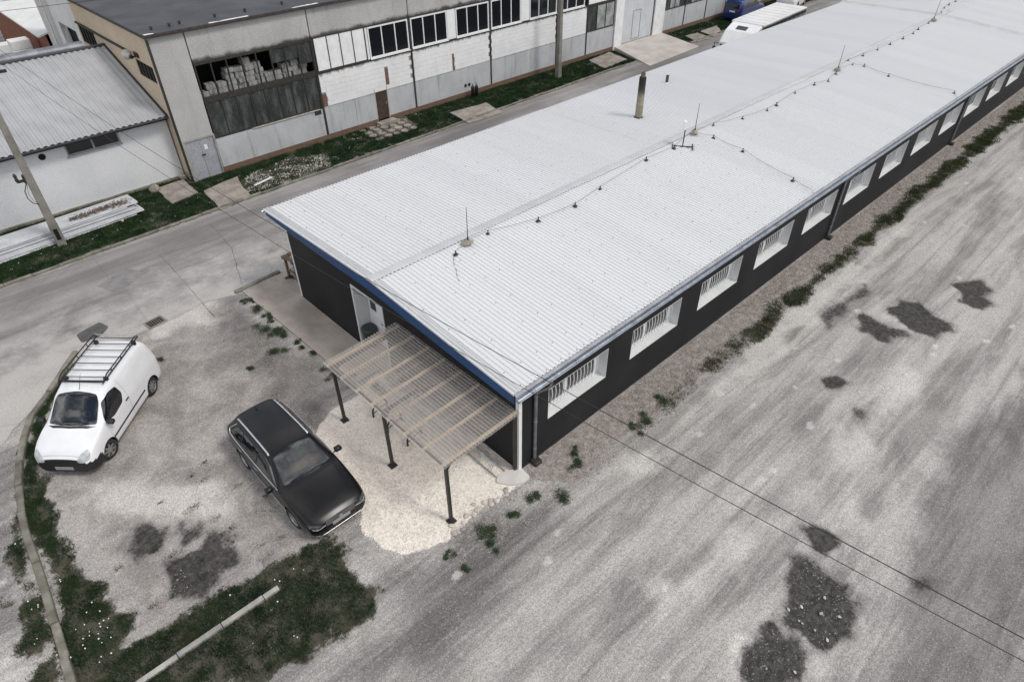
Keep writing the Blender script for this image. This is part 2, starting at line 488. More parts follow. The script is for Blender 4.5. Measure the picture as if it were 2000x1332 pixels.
PARK = [(-10.2, 9), (-9.2, 11.6), (-7.4, 13.4), (-4.6, 13.6), (-2, 13.4), (-1.6, 8), (-2.6, 5.5), (-4.4, 1.7), (-6.5, 2), (-9.4, 2.6), (-9.8, 6)]
att['prk'] = msk(GX, GY, PARK, w=1.0, amp=.4, s=1)
GZ = -.03 * att['dmp'] + (fbm(GX, GY, .5) - .5) * .03 * np.clip(1 - (np.abs(GX) + np.abs(GY)) / 90, 0, 1)
# keep it level where walls, kerbs and sheets of paving meet it
flat = np.minimum.reduce([np.clip((pip_sd(GX, GY, q)) / .8, 0, 1) for q in (PAD, ROAD, [(-1, -.6), (66, -.6), (66, 13), (-1, 13)], STRIP)])
GZ = GZ * flat - .004
me = bpy.data.meshes.new('ground')
ni, nj = GX.shape
idx = np.arange(ni * nj).reshape(ni, nj)
fs = np.stack([idx[:-1, :-1], idx[1:, :-1], idx[1:, 1:], idx[:-1, 1:]], -1).reshape(-1, 4)
me.from_pydata(np.stack([GX, GY, GZ], -1).reshape(-1, 3).tolist(), [], fs.tolist())
for k, a in att.items():
    at = me.attributes.new(k, 'FLOAT', 'POINT')
    at.data.foreach_set('value', a.reshape(-1).astype(np.float32))
me.shade_smooth()

n = NT('yard_gravel')
P = n.pos()
coarse = n.noise(.55, 6, P, .6)
med = n.noise(4.5, 5, P, .6)
fine = n.noise(38, 4, P, .7)
speck = n.voro(48, P, out='Color')
sp = n.sep(speck)[0]
streak = n.noise(1.0, 8, n.mapv(P, (.16, 1.1, 1), (0, 0, R(6))), .68, .5)
base = n.mix(n.step(streak, .36, .62), (.20, .192, .185), (.40, .386, .372))
base = n.mix(n.math('MULTIPLY', n.step(coarse, .35, .75), .4), base, (.46, .44, .415))
trk = n.noise(1.0, 7, n.mapv(P, (.11, 3.4, 1), (0, 0, R(8))), .62, .3)
base = n.mix(n.math('MULTIPLY', n.step(trk, .50, .68), .42), base, (.50, .48, .455))
base = n.mix(n.math('MULTIPLY', n.step(trk, .47, .33), .5), base, (.17, .162, .155))
park = n.mix(n.step(n.noise(.9, 6, P, .65, .5), .33, .66), (.205, .193, .184), (.345, .33, .316))
base = n.mix(n.attr('prk'), base, park)
drk = n.step(n.math('ADD', n.attr('drk'), n.math('MULTIPLY_ADD', med, .6, -.3)), .3, .85)
base = n.mix(drk, base, n.mix(1.0, base, (.60, .60, .605), 'MULTIPLY'))
pal = n.step(n.math('ADD', n.attr('pal'), n.math('MULTIPLY_ADD', n.noise(1.4, 5, P, .6), 1.0, -.5)), .35, 1.0)
base = n.mix(n.math('MULTIPLY', pal, .55), base, (.60, .58, .555))
# isolated pale crushed-stone spots
sv = n.voro(.8, n.mapv(P, (.8, 1.2, 1)))
spot = n.math('MULTIPLY', n.step(n.math('MULTIPLY_ADD', n.noise(9, 4, P), .12, sv), .12, .2, 1, 0), n.math('SUBTRACT', 1.0, n.attr('prk')))
base = n.mix(n.math('MULTIPLY', spot, .6), base, (.58, .56, .53))
brn = n.step(n.math('ADD', n.attr('brn'), n.math('MULTIPLY_ADD', med, 1.0, -.5)), .35, .7)
brc = n.mix(n.step(med, .3, .7), (.185, .16, .145), (.35, .325, .305))
base = n.mix(n.math('MULTIPLY', brn, .9), base, brc)
# stones: light and dark specks
base = n.mix(.24, base, n.mix(n.step(sp, .05, .95), (.02, .02, .02), (1, 1, 1)), 'OVERLAY')
base = n.mix(.14, base, n.mix(n.step(n.noise(13, 5, P, .7), .3, .7), (.15, .15, .15), (.85, .85, .85)), 'OVERLAY')
pv = n.voro(26, P)
pc = n.sep(n.voro(26, P, out='Color'))
peb = n.step(pv, .30, .22)
base = n.mix(n.math('MULTIPLY', n.math('MULTIPLY', peb, n.step(pc[0], .80, .84)), .55), base, (.62, .60, .58))
base = n.mix(n.math('MULTIPLY', n.math('MULTIPLY', peb, n.step(pc[1], .78, .82)), .55), base, (.09, .086, .082))
base = n.mix(.18, base, n.mix(n.step(fine, .3, .7), (.05, .05, .05), (.95, .95, .95)), 'OVERLAY')
base = n.mix(1.0, base, n.mix(n.attr('prk'), (1.07, 1.055, 1.035), (1.15, 1.115, 1.085)), 'MULTIPLY')
wgc = n.mix(n.step(sp, .0, .35), (.48, .43, .375), n.mix(n.step(sp, .3, 1), (.78, .725, .65), (.92, .875, .81)))
wgc = n.mix(n.math('MULTIPLY', n.step(n.noise(.9, 4, P), .4, .7), .35), wgc, (.74, .68, .60))
wg = n.step(n.math('ADD', n.attr('wgr'), n.math('MULTIPLY_ADD', n.noise(16, 3, P), .9, -.45)), .38, .6)
base = n.mix(wg, base, wgc)
soil = n.mix(n.step(med, .3, .7), (.028, .032, .016), (.075, .064, .042))
gr = n.step(n.math('ADD', n.attr('grs'), n.math('MULTIPLY_ADD', n.noise(7, 5, P, .7), 1.3, -.65)), .32, .66)
base = n.mix(n.math('MULTIPLY', gr, .92), base, soil)
dm = n.step(n.math('ADD', n.attr('dmp'), n.math('MULTIPLY_ADD', n.noise(13, 6, P, .75), 1.0, -.5)), .30, .66)
dmc = n.mix(n.step(n.noise(7, 7, P, .75), .34, .74), (.022, .021, .019), (.10, .095, .088))
dmc = n.mix(n.math('MULTIPLY', n.step(sp, .95, .99), .35), dmc, (.25, .245, .24))
dm2 = n.step(n.math('ADD', n.attr('dmp'), n.math('MULTIPLY_ADD', n.noise(5, 5, P, .7), .7, -.35)), .02, .5)
base = n.mix(n.math('MULTIPLY', dm2, .35), base, (.13, .125, .118))
base = n.mix(n.math('MULTIPLY', dm, .94), base, dmc)
n.bump(n.math('ADD', n.math('MULTIPLY', fine, .5), n.math('ADD', n.math('MULTIPLY', sp, .35), n.math('MULTIPLY', med, .9))), .55, .035)
MAT_GROUND = n.fin(base, n.math('MULTIPLY_ADD', dm, -.2, .9), spec=n.math('MULTIPLY_ADD', dm, -.15, .25))
ground = struct(link_mesh('ground', me, MAT_GROUND))

# --- road: worn grey asphalt with concrete repairs, a sheet 4 mm above the ground
def sheet(name, poly, mat, z=.004, step=.25, ragged=.12, jag=1.0):
    """flat sheet from a polygon with a slightly ragged outline and edge-distance attribute"""
    pts = []
    m = len(poly)
    for i in range(m):
        a, b = np.array(poly[i]), np.array(poly[(i + 1) % m])
        k = max(1, int(np.hypot(*(b - a)) / step))
        for j in range(k):
            p = a + (b - a) * j / k
            r = (fbm(p[0:1], p[1:2], jag)[0] - .5) * 2 * ragged
            q = (b - a) / (np.hypot(*(b - a)) + 1e-9)
            pts.append((p[0] - q[1] * r, p[1] + q[0] * r))
    bm = bmesh.new()
    f = bm.faces.new([bm.verts.new((p[0], p[1], z)) for p in pts])
    bmesh.ops.triangulate(bm, faces=[f])
    me = bpy.data.meshes.new(name)
    bmesh.ops.recalc_face_normals(bm, faces=bm.faces)
    if bm.faces[0].normal.z < 0: bmesh.ops.reverse_faces(bm, faces=bm.faces)
    bm.to_mesh(me)
    bm.free()
    return link_mesh(name, me, mat)

n = NT('worn_asphalt')
P = n.pos()
yy = n.sep(P)[1]
xx = n.sep(P)[0]
lane = n.noise(1, 5, n.mapv(P, (.10, .75, 1)), .6, .3)
c = n.mix(n.step(lane, .32, .68), (.165, .158, .152), (.33, .315, .30))
big = n.noise(.35, 5, P, .6)
c = n.mix(n.math('MULTIPLY', n.step(big, .42, .68), .5), c, (.15, .145, .14))
dust = n.step(n.math('ADD', n.math('MULTIPLY_ADD', yy, -.28, 5.0), n.math('MULTIPLY_ADD', n.noise(1.1, 6, P, .65), 2.4, -1.2)), .0, 1.2)
c = n.mix(n.math('MULTIPLY', dust, .62), c, (.53, .505, .475))
c = n.mix(.3, c, n.mix(n.step(n.noise(45, 3, P, .7), .25, .75), (0, 0, 0), (1, 1, 1)), 'OVERLAY')
cr_ = n.voro(.33, n.mapv(P, (.55, 1.0, 1), (0, 0, R(2))), 'DISTANCE_TO_EDGE')
crk = n.step(n.math('MULTIPLY_ADD', n.noise(6, 4, P), .012, cr_), .008, .016, 1, 0)
c = n.mix(n.math('MULTIPLY', crk, .12), c, (.07, .066, .06))
n.bump(n.noise(60, 3, P), .3, .01)
MAT_ROAD = n.fin(c, .88, spec=.3)
road = struct(sheet('road', ROAD, MAT_ROAD, z=.006, ragged=.14, jag=1.4))
# darker asphalt repairs on the road
MAT_PATCH = M_noise('asphalt_repair', (.18, .173, .168), (.24, .232, .225), 3, .9, 60, .3, .3)
for q in ([(-5.4, 17.95), (-4.1, 18.6), (-3.7, 17.6), (-5.0, 16.9)], ):
    w = sheet('asphalt_repair', q, MAT_PATCH, .012, .15, .05, 3)
    w.parent = road
# joints between the poured strips
MAT_JOINT = M_noise('joint_dirt', (.045, .042, .035), (.09, .08, .065), 4, .95)
mb = 0
def crack(pts, w=.014):
    m = MB()
    L = []
    for i in range(len(pts) - 1):
        a, b = np.array(pts[i]), np.array(pts[i + 1])
        k = max(2, int(np.hypot(*(b - a)) / .2))
        for j in range(k):
            L.append(a + (b - a) * j / k + (rng.random(2) - .5) * .05)
    L.append(np.array(pts[-1]))
    V = []
    for i, p in enumerate(L):
        d = L[min(i + 1, len(L) - 1)] - L[max(i - 1, 0)]
        d = d / (np.hypot(*d) + 1e-9)
        ww = w * (.4 + rng.random()) / 2
        V.append([(p[0] - d[1] * ww, p[1] + d[0] * ww, .013), (p[0] + d[1] * ww, p[1] - d[0] * ww, .013)])
    m.grid(V)
    o = m.build('crack', MAT_JOINT)
    o.parent = road
for q in CRACKS: crack(q)

# --- concrete pad in front of the gable door
n = NT('old_concrete')
P = n.pos()
c = n.mix(n.step(n.noise(.8, 6, P, .6), .3, .7), (.33, .285, .245), (.45, .40, .35))
c = n.mix(n.math('MULTIPLY', n.step(n.noise(1.0, 5, n.mapv(P, (2.2, .5, 1))), .5, .75), .5), c, (.26, .22, .185))
c = n.mix(.3, c, n.mix(n.noise(50, 3, P), (0, 0, 0), (1, 1, 1)), 'OVERLAY')
n.bump(n.noise(40, 4, P), .3, .01)
MAT_CONC = n.fin(c, .9, spec=.3)
PADQ = [(-1.5, 13.72), (-.02, 13.75), (-.02, 6.2), (-1.2, 6.2), (-1.36, 7.8)]
pad = MB().prism(PADQ, -.05, .05).build('pavement', MAT_CONC)
struct(pad)
apron = MB().prism([(-.02, 13.75), (.9, 13.8), (.9, 11.83), (-.02, 11.83)], -.05, .03).build('pavement', MAT_CONC)
struct(apron)

# --- kerbs: individual stones, children of a kerb
MAT_KERB = M_noise('kerb_concrete', (.26, .25, .225), (.40, .385, .355), 2.5, .9, 30, .3, .3, .01, var=.18)
MAT_KERBD = M_noise('kerb_mossy', (.12, .115, .085), (.24, .225, .19), 2.5, .9, 30, .3, .3, .01, var=.2)
def kerb(path, mat, w=.16, h=.10, piece=1.0, gap=.02, z0=-.06):
    k = thing_struct('kerb', path[0])
    pts = [np.array(p, float) for p in path]
    L = [0]
    for i in range(len(pts) - 1): L.append(L[-1] + np.hypot(*(pts[i + 1] - pts[i])))
    def at(t):
        for i in range(len(pts) - 1):
            if t <= L[i + 1] or i == len(pts) - 2:
                u = (t - L[i]) / (L[i + 1] - L[i])
                return pts[i] + (pts[i + 1] - pts[i]) * u
    t = 0
    while t < L[-1] - .2:
        e = min(t + piece, L[-1])
        a, b = at(t + gap / 2), at(e - gap / 2)
        d = (b - a) / np.hypot(*(b - a))
        nn = np.array((-d[1], d[0]))
        hh = h * (.75 + .5 * rng.random())
        of = (rng.random() - .5) * .03
        c = .02
        prof = [(-w / 2, z0), (w / 2, z0), (w / 2, hh - c), (w / 2 - c, hh), (-w / 2 + c, hh), (-w / 2, hh - c)]
        m = MB()
        V = [tuple(a + nn * (p[0] + of)) + (p[1],) for p in prof] + [tuple(b + nn * (p[0] + of)) + (p[1],) for p in prof]
        q = len(prof)
        m.add(V, [(i, (i + 1) % q, q + (i + 1) % q, q + i) for i in range(q)] + [tuple(range(q))[::-1], tuple(range(q, 2 * q))])
        m.build('kerb_stone', mat, k)
        t = e
    return k
def thing_struct(name, p):
    o = bpy.data.objects.new(name, None)
    C.objects.link(o)
    o.location = (p[0], p[1], 0)
    o['kind'] = 'structure'
    return o
kerb(KERB_LEFT, MAT_KERBD, .17, .12)
kerb(KERB_LOW, MAT_KERB, .13, .09, 1.0)
kerb([(-14, 20.45), (-8, 20.5), (0, 20.75), (12, 21.0), (31.2, 21.35)], MAT_KERBD, .16, .1)
kerb([(39.6, 21.35), (62, 21.4)], MAT_KERBD, .16, .1)
kerb([(-1.75, 13.72), (.2, 13.86)], MAT_KERBD, .17, .11)

# --- loose concrete slabs on the grass strip
MAT_SLAB = M_noise('slab_concrete', (.20, .175, .145), (.33, .30, .265), 1.5, .9, 25, .35, .4, .015, var=.12)
SLL = ['cracked concrete slab beside the scrap sheet pile', 'concrete slab in front of the grey steel door', 'square concrete slab lying in the grass below the vents', 'mossy concrete slab beside the concrete ramp', 'concrete slab in the grass beyond the ramp', 'concrete slab between the ramp and the lorry']
for q, l in zip(SLABS, SLL):
    cx = sum(p[0] for p in q) / 4
    cy = sum(p[1] for p in q) / 4
    rag = []
    for i in range(4):
        a, b = q[i], q[(i + 1) % 4]
        for j in range(5):
            t = j / 5
            rag.append((a[0] + (b[0] - a[0]) * t + random.uniform(-.05, .05), a[1] + (b[1] - a[1]) * t + random.uniform(-.05, .05)))
    o = MB().prism(rag, -.03, .06).build('concrete_slab', MAT_SLAB, base=(cx, cy, 0))
    tag(o, l, 'slab')
# broken flagstones by the brown door
bf = thing_struct('path', (12.5, 23.4))
for i in range(5):
    for j in range(4):
        x, y = 11.0 + i * .58 + random.uniform(-.05, .05), 22.45 + j * .55 + random.uniform(-.06, .06)
        a = random.uniform(-.2, .2)
        pl = [(x + random.uniform(.18, .28) * math.cos(a + t), y + random.uniform(.18, .28) * math.sin(a + t)) for t in np.arange(0, 6.28, 1.05)]
        z = random.uniform(.04, .09)
        MB().prism(pl, -.02, z).build('flagstone', MAT_SLAB, bf)
# concrete ramp
MAT_RAMP = M_noise('ramp_concrete', (.40, .365, .33), (.50, .465, .43), .9, .9, 40, .2, .2)
ramp = MB()
ramp.add([(33.9, 24.38, .26), (39.8, 24.38, .26), (39.3, 20.3, .03), (32.6, 20.0, .03), (33.9, 24.38, -.05), (39.8, 24.38, -.05), (39.3, 20.3, -.05), (32.6, 20.0, -.05)],
         [(0, 3, 2, 1), (4, 5, 6, 7), (0, 1, 5, 4), (1, 2, 6, 5), (2, 3, 7, 6), (3, 0, 4, 7)])
struct(ramp.build('ramp', MAT_RAMP))
# drain grate
g = thing('drain_grate', 'rusty slotted iron drain grate sunk at the road edge', 'drain', (-4.66, 14.02, .01), R(8))
MB().box(-.34, -.26, -.01, -.28, .26, .02).box(.28, -.26, -.01, .34, .26, .02).box(-.28, -.26, -.01, .28, -.2, .02).box(-.28, .2, -.01, .28, .26, .02).build('frame', MAT_PATCH, g, True)
MAT_BLACK = M_plain('black_void', (.006, .006, .006), .9)
MB().box(-.28, -.2, -.008, .28, .2, .0).build('well', MAT_BLACK, g, True)
MAT_RUST = M_noise('rust_iron', (.10, .075, .06), (.17, .13, .10), 9, .8)
for i in range(7): MB().box(-.27 + i * .085, -.2, -.004, -.235 + i * .085, .2, .016).build('bar', MAT_RUST, g, True)
g = MB().prism(roundpoly([(-6.95, 15.25), (-6.1, 15.45), (-5.95, 14.9), (-6.35, 14.55), (-6.95, 14.6)], .12), .004, .012).build('asphalt_repair', M_noise('wet_asphalt', (.055, .054, .053), (.095, .093, .09), 3, .6, 50, .3), base=(-6.5, 15, 0))
struct(g)

# ================================================================== the long hall
MAT_CHAR = NT('charcoal_panel')
n = MAT_CHAR
z_ = n.noise(.7, 4)
rib = n.math('SINE', n.math('MULTIPLY', n.math('ADD', n.sep(n.oc())[0], n.sep(n.oc())[1]), 2 * math.pi / .1))
n.bump(rib, .12, .004)
MAT_CHAR = n.fin(n.mix(n.step(z_, .3, .75), (.0175, .0175, .0195), (.026, .0258, .0275)), .55, spec=.15)
n = NT('white_roof_metal')
P = n.pos()
dirt = n.noise(1, 6, n.mapv(P, (1.6, .22, 1)), .65)
c = n.mix(n.math('MULTIPLY', n.step(dirt, .48, .8), .3), (.68, .682, .688), (.57, .572, .578))
c = n.mix(n.math('MULTIPLY', n.step(n.noise(9, 5, P, .7), .6, .85), .35), c, (.40, .40, .40))
v = n.math('MULTIPLY_ADD', n.rnd(), .05, .955)
vn = n.new('ShaderNodeCombineXYZ')
for i in range(3): n.put(vn.inputs[i], v)
c = n.mix(1.0, c, vn.outputs[0], 'MULTIPLY')
MAT_WROOF = n.fin(c, n.math('MULTIPLY_ADD', n.noise(4, 3, P), .2, .34), spec=.4)
MAT_WHITE = M_plain('white_paint', (.78, .785, .79), .45, amt=.03)
MAT_BLUE = M_plain('blue_fascia', (.004, .060, .185), .5, amt=.1, scale=2)
MAT_ZINC = M_noise('zinc', (.30, .33, .37), (.45, .48, .53), 5, .38, 30, .15, .05, metal=.75)
MAT_FLASH = M_noise('grey_flashing', (.30, .31, .33), (.40, .41, .43), 3, .5, 30, .1, .05, metal=.3)
MAT_SCREW = M_plain('dark_screw', (.09, .09, .095), .6)
MAT_GLASSD = M_plain('dark_window_glass', (.012, .014, .017), .08, ior=1.7)
MAT_DARK = M_plain('dark_interior', (.010, .010, .010), .9)
MAT_BSTEEL = M_noise('black_steel', (.022, .019, .017), (.038, .033, .030), 6, .5, 40, .2, .1)
MAT_GAPSHADE = M_plain('gap_shade_black', (.02, .02, .02), .95)  # near-black, stands in for the shadow in the gap under the ridge cap

HL = 64.0
RY = 5.85
def roofz(y):
    return 3.28 + .0727 * (y + .2) if y <= RY else 3.72 - .0246 * (y - RY)
hall = thing('workshop_hall', 'long low charcoal hall with white corrugated metal roof and blue gable fascia', 'building', (0, 0, 0))
# --- long front wall with window openings
W0, WW, WZ0, WZ1, NW = 1.117, 2.468, 1.256, 2.356, 17
wall = MB()
TK = .34
wall.box(0, 0, -.2, HL, TK, WZ0)
wall.box(0, 0, WZ1, HL, TK, 3.2)
xs = [0] + sum([[W0 + 3.6 * k, W0 + 3.6 * k + WW] for k in range(NW)], []) + [HL]
for i in range(0, len(xs), 2):
    if xs[i + 1] > xs[i]: wall.box(xs[i], 0, WZ0, xs[i + 1], TK, WZ1)
wall.build('wall', MAT_CHAR, hall)
# --- gable wall with the recessed door
DY0, DY1, DZ = 6.05, 7.68, 2.45
g = MB()
def gz(y): return roofz(y) - .06
for (a, b, zb) in ((TK, DY0, -.2), (DY0, DY1, DZ), (DY1, 11.78, -.2)):
    ys = sorted(set([a, b] + ([RY] if a < RY < b else [])))
    for i in range(len(ys) - 1):
        p, q = ys[i], ys[i + 1]
        g.add([(0, p, zb), (0, q, zb), (0, q, gz(q)), (0, p, gz(p)), (.25, p, zb), (.25, q, zb), (.25, q, gz(q)), (.25, p, gz(p))],
              [(0, 3, 2, 1), (4, 5, 6, 7), (0, 1, 5, 4), (1, 2, 6, 5), (2, 3, 7, 6), (3, 0, 4, 7)])
g.build('gable_wall', MAT_CHAR, hall)
g = MB().box(HL, 0, -.2, HL - .2, 11.78, 3.0).box(.25, 11.6, -.2, HL - .2, 11.78, 3.4)
g.build('back_wall', MAT_CHAR, hall)
MB().box(.4, TK + .3, .0, HL - .4, TK + .36, 2.95).build('inner_wall', MAT_DARK, hall)
# corner trims
for (y0, y1, x0) in ((-.012, .09, -.012), (11.70, 11.795, -.012)):
    t = MB().box(x0, y0, -.05, .0, y1, gz(max(y0, 0)) - .04)
    if y0 < 1: t.box(-.012, -.014, -.05, .11, -.001, 3.1)
    t.build('corner_trim', MAT_WHITE, hall)
# --- windows
MAT_HPANE = M_plain('reflection_grey_glass', (.085, .09, .095), .1, ior=1.6, amt=.25, scale=2)  # lighter grey puts the panes' reflection into their colour
MAT_REVEAL = M_noise('window_reveal', (.70, .705, .70), (.62, .63, .625), 1.2, .5, 20, .06, .02)
def liner(x0):
    m = MB()
    t = .012
    m.box(x0, -.008, WZ0, x0 + WW, TK, WZ0 + t)                       # sill
    m.box(x0, -.006, WZ0 + t, x0 + t, TK, WZ1 - t)
    m.box(x0 + WW - t, -.006, WZ0 + t, x0 + WW, TK, WZ1 - t)
    m.box(x0, -.008, WZ1 - t, x0 + WW, TK, WZ1)
    return m
def winframe(x0):
    m = MB()
    y0, y1 = TK - .08, TK - .02
    zb, zt = WZ0 + .13, WZ1 - .012
    a, b = x0 + .012, x0 + WW - .2
    m.box(a, TK - .04, WZ0 + .012, x0 + WW - .012, TK, zb - .001).box(b, TK - .04, zb, x0 + WW - .012, TK, zt)
    m.box(a, y0, zb, b, y1, zb + .06).box(a, y0, zt - .06, b, y1, zt)
    m.box(a, y0, zb + .06, a + .07, y1, zt - .06).box(b - .07, y0, zb + .06, b, y1, zt - .06)
    c = x0 + WW * .40
    m.box(c - .06, y0, zb + .06, c + .06, y1, zt - .06)
    return m
wroot = None
barm = None
for k in range(NW):
    x0 = W0 + 3.6 * k
    if wroot is None:
        wroot = liner(x0).build('window', MAT_REVEAL, hall)
        fr = winframe(x0).build('frame', MAT_WHITE, wroot)
        a, b, c = x0 + .08, x0 + WW - .27, x0 + WW * .40
        for p, q in ((a, c - .06), (c + .06, b)):
            MB().box(p, TK - .06, WZ0 + .19, q, TK - .05, WZ1 - .07).build('pane', MAT_HPANE, wroot)
        # bowed grille bars in front of the panes
        nb = 15
        yc = TK - .12
        pts = []
        for t in np.linspace(0, 1, 7):
            z = WZ0 + .15 + t * (WZ1 - WZ0 - .21)
            pts.append((0, yc - .05 - .07 * math.sin(math.pi * min(1, (1 - t) * 1.15 + .0)) ** 1.0 * (1 if t > .05 else .6), z))
        for i in range(nb):
            bx = x0 + .12 + (WW - .42) * i / (nb - 1)
            if barm is None:
                barm = MB().tube(pts, .0125, 5).mesh('grille_bar')
            o = link_mesh('grille_bar', barm, MAT_WHITE, wroot)
            o.location = (bx, 0, 0)
        MB().box(x0 + .05, yc - .075, WZ0 + .15, x0 + WW - .24, yc - .06, WZ0 + .17).box(x0 + .05, yc - .075, WZ1 - .08, x0 + WW - .24, yc - .06, WZ1 - .06).build('grille_rail', MAT_WHITE, wroot)
    else:
        w2 = wroot.copy()
        C.objects.link(w2)
        w2.location.x += 3.6 * k
        for ch in wroot.children:
            if k > 8 and ch.name.startswith('grille_bar'): continue
            c2 = ch.copy()
            C.objects.link(c2)
            c2.parent = w2
# --- roof sheets
PITCH = .14375
SW = PITCH * 8
def sheet_mesh(name, ya, yb):
    prof = []
    for r in range(8):
        b = r * PITCH
        prof += [(b, 0), (b + .066, 0), (b + .084, .032), (b + .118, .032)]
    prof.append((SW, 0))
    yl = np.linspace(ya, yb, 2)
    m = MB()
    V = [[(p[0], y, roofz(y) + p[1]) for y in yl] for p in prof]
    m.grid(V)
    return m.mesh(name)
near_me = sheet_mesh('roof_sheet', -.2, RY)
far_me = sheet_mesh('roof_sheet', RY, 12.35)
x = -.33
k = 0
while x < HL + .2:
    for mm in (near_me, far_me):
        o = link_mesh('roof_sheet', mm, MAT_WROOF, hall)
        o.location = (x, 0, .0015 * (k % 2) + random.uniform(0, .002))
        o.rotation_euler = (random.uniform(-.0006, .0006), 0, 0)
    x += SW
    k += 1
RXE = x
# roof deck under the sheets, so no light leaks through
d = MB()
for a, b in ((-.17, RY), (RY, 12.3)):
    d.add([(-.30, a, roofz(a) - .07), (RXE, a, roofz(a) - .07), (RXE, b, roofz(b) - .07), (-.30, b, roofz(b) - .07), (-.30, a, roofz(a) - .012), (RXE, a, roofz(a) - .012), (RXE, b, roofz(b) - .012), (-.30, b, roofz(b) - .012)],
          [(0, 3, 2, 1), (4, 5, 6, 7), (0, 1, 5, 4), (1, 2, 6, 5), (2, 3, 7, 6), (3, 0, 4, 7)])
d.build('roof_deck', MAT_FLASH, hall)
# screws
for rows, lo in (((-.10, .5, 1.6, 2.7, 3.8, 4.9), -.1), ((6.5, 7.6, 8.8, 10.0, 11.2, 12.1), 1)):
    m = MB()
    for y in rows:
        x = -.33 + PITCH * 2 + .033
        while x < 50:
            if random.random() < .8:
                r = .016
                z = roofz(y) + (.0 if y > 0 else .0)
                dx, dy = random.uniform(-.01, .01), random.uniform(-.03, .03)
                m.add([(x + dx - r, y + dy - r, z + .003), (x + dx + r, y + dy - r, z + .003), (x + dx + r, y + dy + r, z + .003), (x + dx - r, y + dy + r, z + .003), (x + dx, y + dy, z + .016)], [(0, 1, 4), (1, 2, 4), (2, 3, 4), (3, 0, 4)])
            x += PITCH * 4 if y > 0 else PITCH * 2
    struct(m.build('roof_screws', MAT_SCREW, hall), 'stuff')
# ridge cap pieces with a black strip painting the gap's shade below the near edge
cap_prof = [(RY - .17, roofz(RY - .17) + .034), (RY - .16, roofz(RY - .16) + .042), (RY - .05, 3.762), (RY + .03, 3.765), (RY + .16, roofz(RY + .16) + .040), (RY + .17, roofz(RY + .17) + .034)]
capm = MB()
MAT_CAP = M_noise('ridge_metal', (.47, .47, .475), (.54, .54, .545), 1.2, .5, 14, .12, .03, var=.05)
V = [[(xx_, p[0], p[1]) for p in cap_prof] for xx_ in (0, 2.03)]
capm.grid(V)
capm = capm.mesh('ridge_cap')
x, k = -.35, 0
while x < HL:
    if not (43.2 < x < 43.9):
        o = link_mesh('ridge_cap', capm, MAT_CAP, hall)
        o.location = (x, random.uniform(-.012, .012), .003 * (k % 2))
        o.rotation_euler = (0, 0, random.uniform(-.004, .004))
    x += 2.0
    k += 1
MB().box(-.30, RY - .155, roofz(RY - .155) + .001, HL, RY - .12, roofz(RY - .155) + .028).build('gap_shade_strip', MAT_GAPSHADE, hall)
# cross flashing far along the roof
m = MB()
for a, b in ((-.2, RY), (RY, 12.35)):
    V = [[(44.1 + dx, y, roofz(y) + dz) for dx, dz in ((-.36, .028), (-.18, .06), (0, .15), (.18, .06), (.36, .028))] for y in (a, b)]
    m.grid(V)
m.build('cross_flashing', MAT_CAP, hall)
MAT_VERGE = M_noise('verge_shade_grey', (.40, .40, .41), (.47, .47, .48), 1.5, .6, 20, .1, .03)  # grey puts the shade of the sloping white flashing into its colour
# verge flashing and blue fascia on the gable
def along(ys, prof):
    return [[(p[0], y, roofz(y) + p[1]) for p in prof] for y in ys]
YS = [-.21, RY, 12.36]
m = MB()
m.grid(along(YS, [(-.17, .036), (-.18, .046), (-.325, .002), (-.334, .018), (-.36, .018), (-.36, -.047), (-.345, -.052)]))
m.build('verge_flashing', MAT_VERGE, hall)
m = MB()
m.grid(along(YS, [(-.336, .021), (-.362, .021), (-.3625, -.05)]))
m.build('verge_lip', MAT_WHITE, hall)
m = MB()
def solid_along(ys, x0, x1, z0, z1):
    m = MB()
    for i in range(len(ys) - 1):
        a, b = ys[i], ys[i + 1]
        m.add([(x0, a, roofz(a) + z0), (x1, a, roofz(a) + z0), (x1, b, roofz(b) + z0), (x0, b, roofz(b) + z0), (x0, a, roofz(a) + z1), (x1, a, roofz(a) + z1), (x1, b, roofz(b) + z1), (x0, b, roofz(b) + z1)],
              [(0, 3, 2, 1), (4, 5, 6, 7), (0, 1, 5, 4), (1, 2, 6, 5), (2, 3, 7, 6), (3, 0, 4, 7)])
    return m
m = MB()
fy = [(-.17, -.36), (2.5, -.42), (RY, -.44), (9.2, -.38), (12.3, -.22)]
for (a, za), (b, zb) in zip(fy[:-1], fy[1:]):
    m.add([(-.338, a, roofz(a) + za), (-.312, a, roofz(a) + za), (-.312, b, roofz(b) + zb), (-.338, b, roofz(b) + zb), (-.338, a, roofz(a) - .047), (-.312, a, roofz(a) - .047), (-.312, b, roofz(b) - .047), (-.338, b, roofz(b) - .047)],
          [(0, 3, 2, 1), (4, 5, 6, 7), (0, 1, 5, 4), (1, 2, 6, 5), (2, 3, 7, 6), (3, 0, 4, 7)])
m.build('fascia', MAT_BLUE, hall)
m = MB()
gq = [(12.44 + .07 * math.cos(math.pi * i / 6), 3.50 - .08 * math.sin(math.pi * i / 6)) for i in range(7)]
gr2 = [(12.44 + .063 * math.cos(math.pi * i / 6), 3.50 - .073 * math.sin(math.pi * i / 6)) for i in range(7)][::-1]
m.extr(gq + gr2, 'x', -.38, RXE)
m.build('gutter', MAT_ZINC, hall)
solid_along([-.1, RY, 12.2], -.312, .0, -.11, -.075).build('soffit', MAT_BLUE, hall)
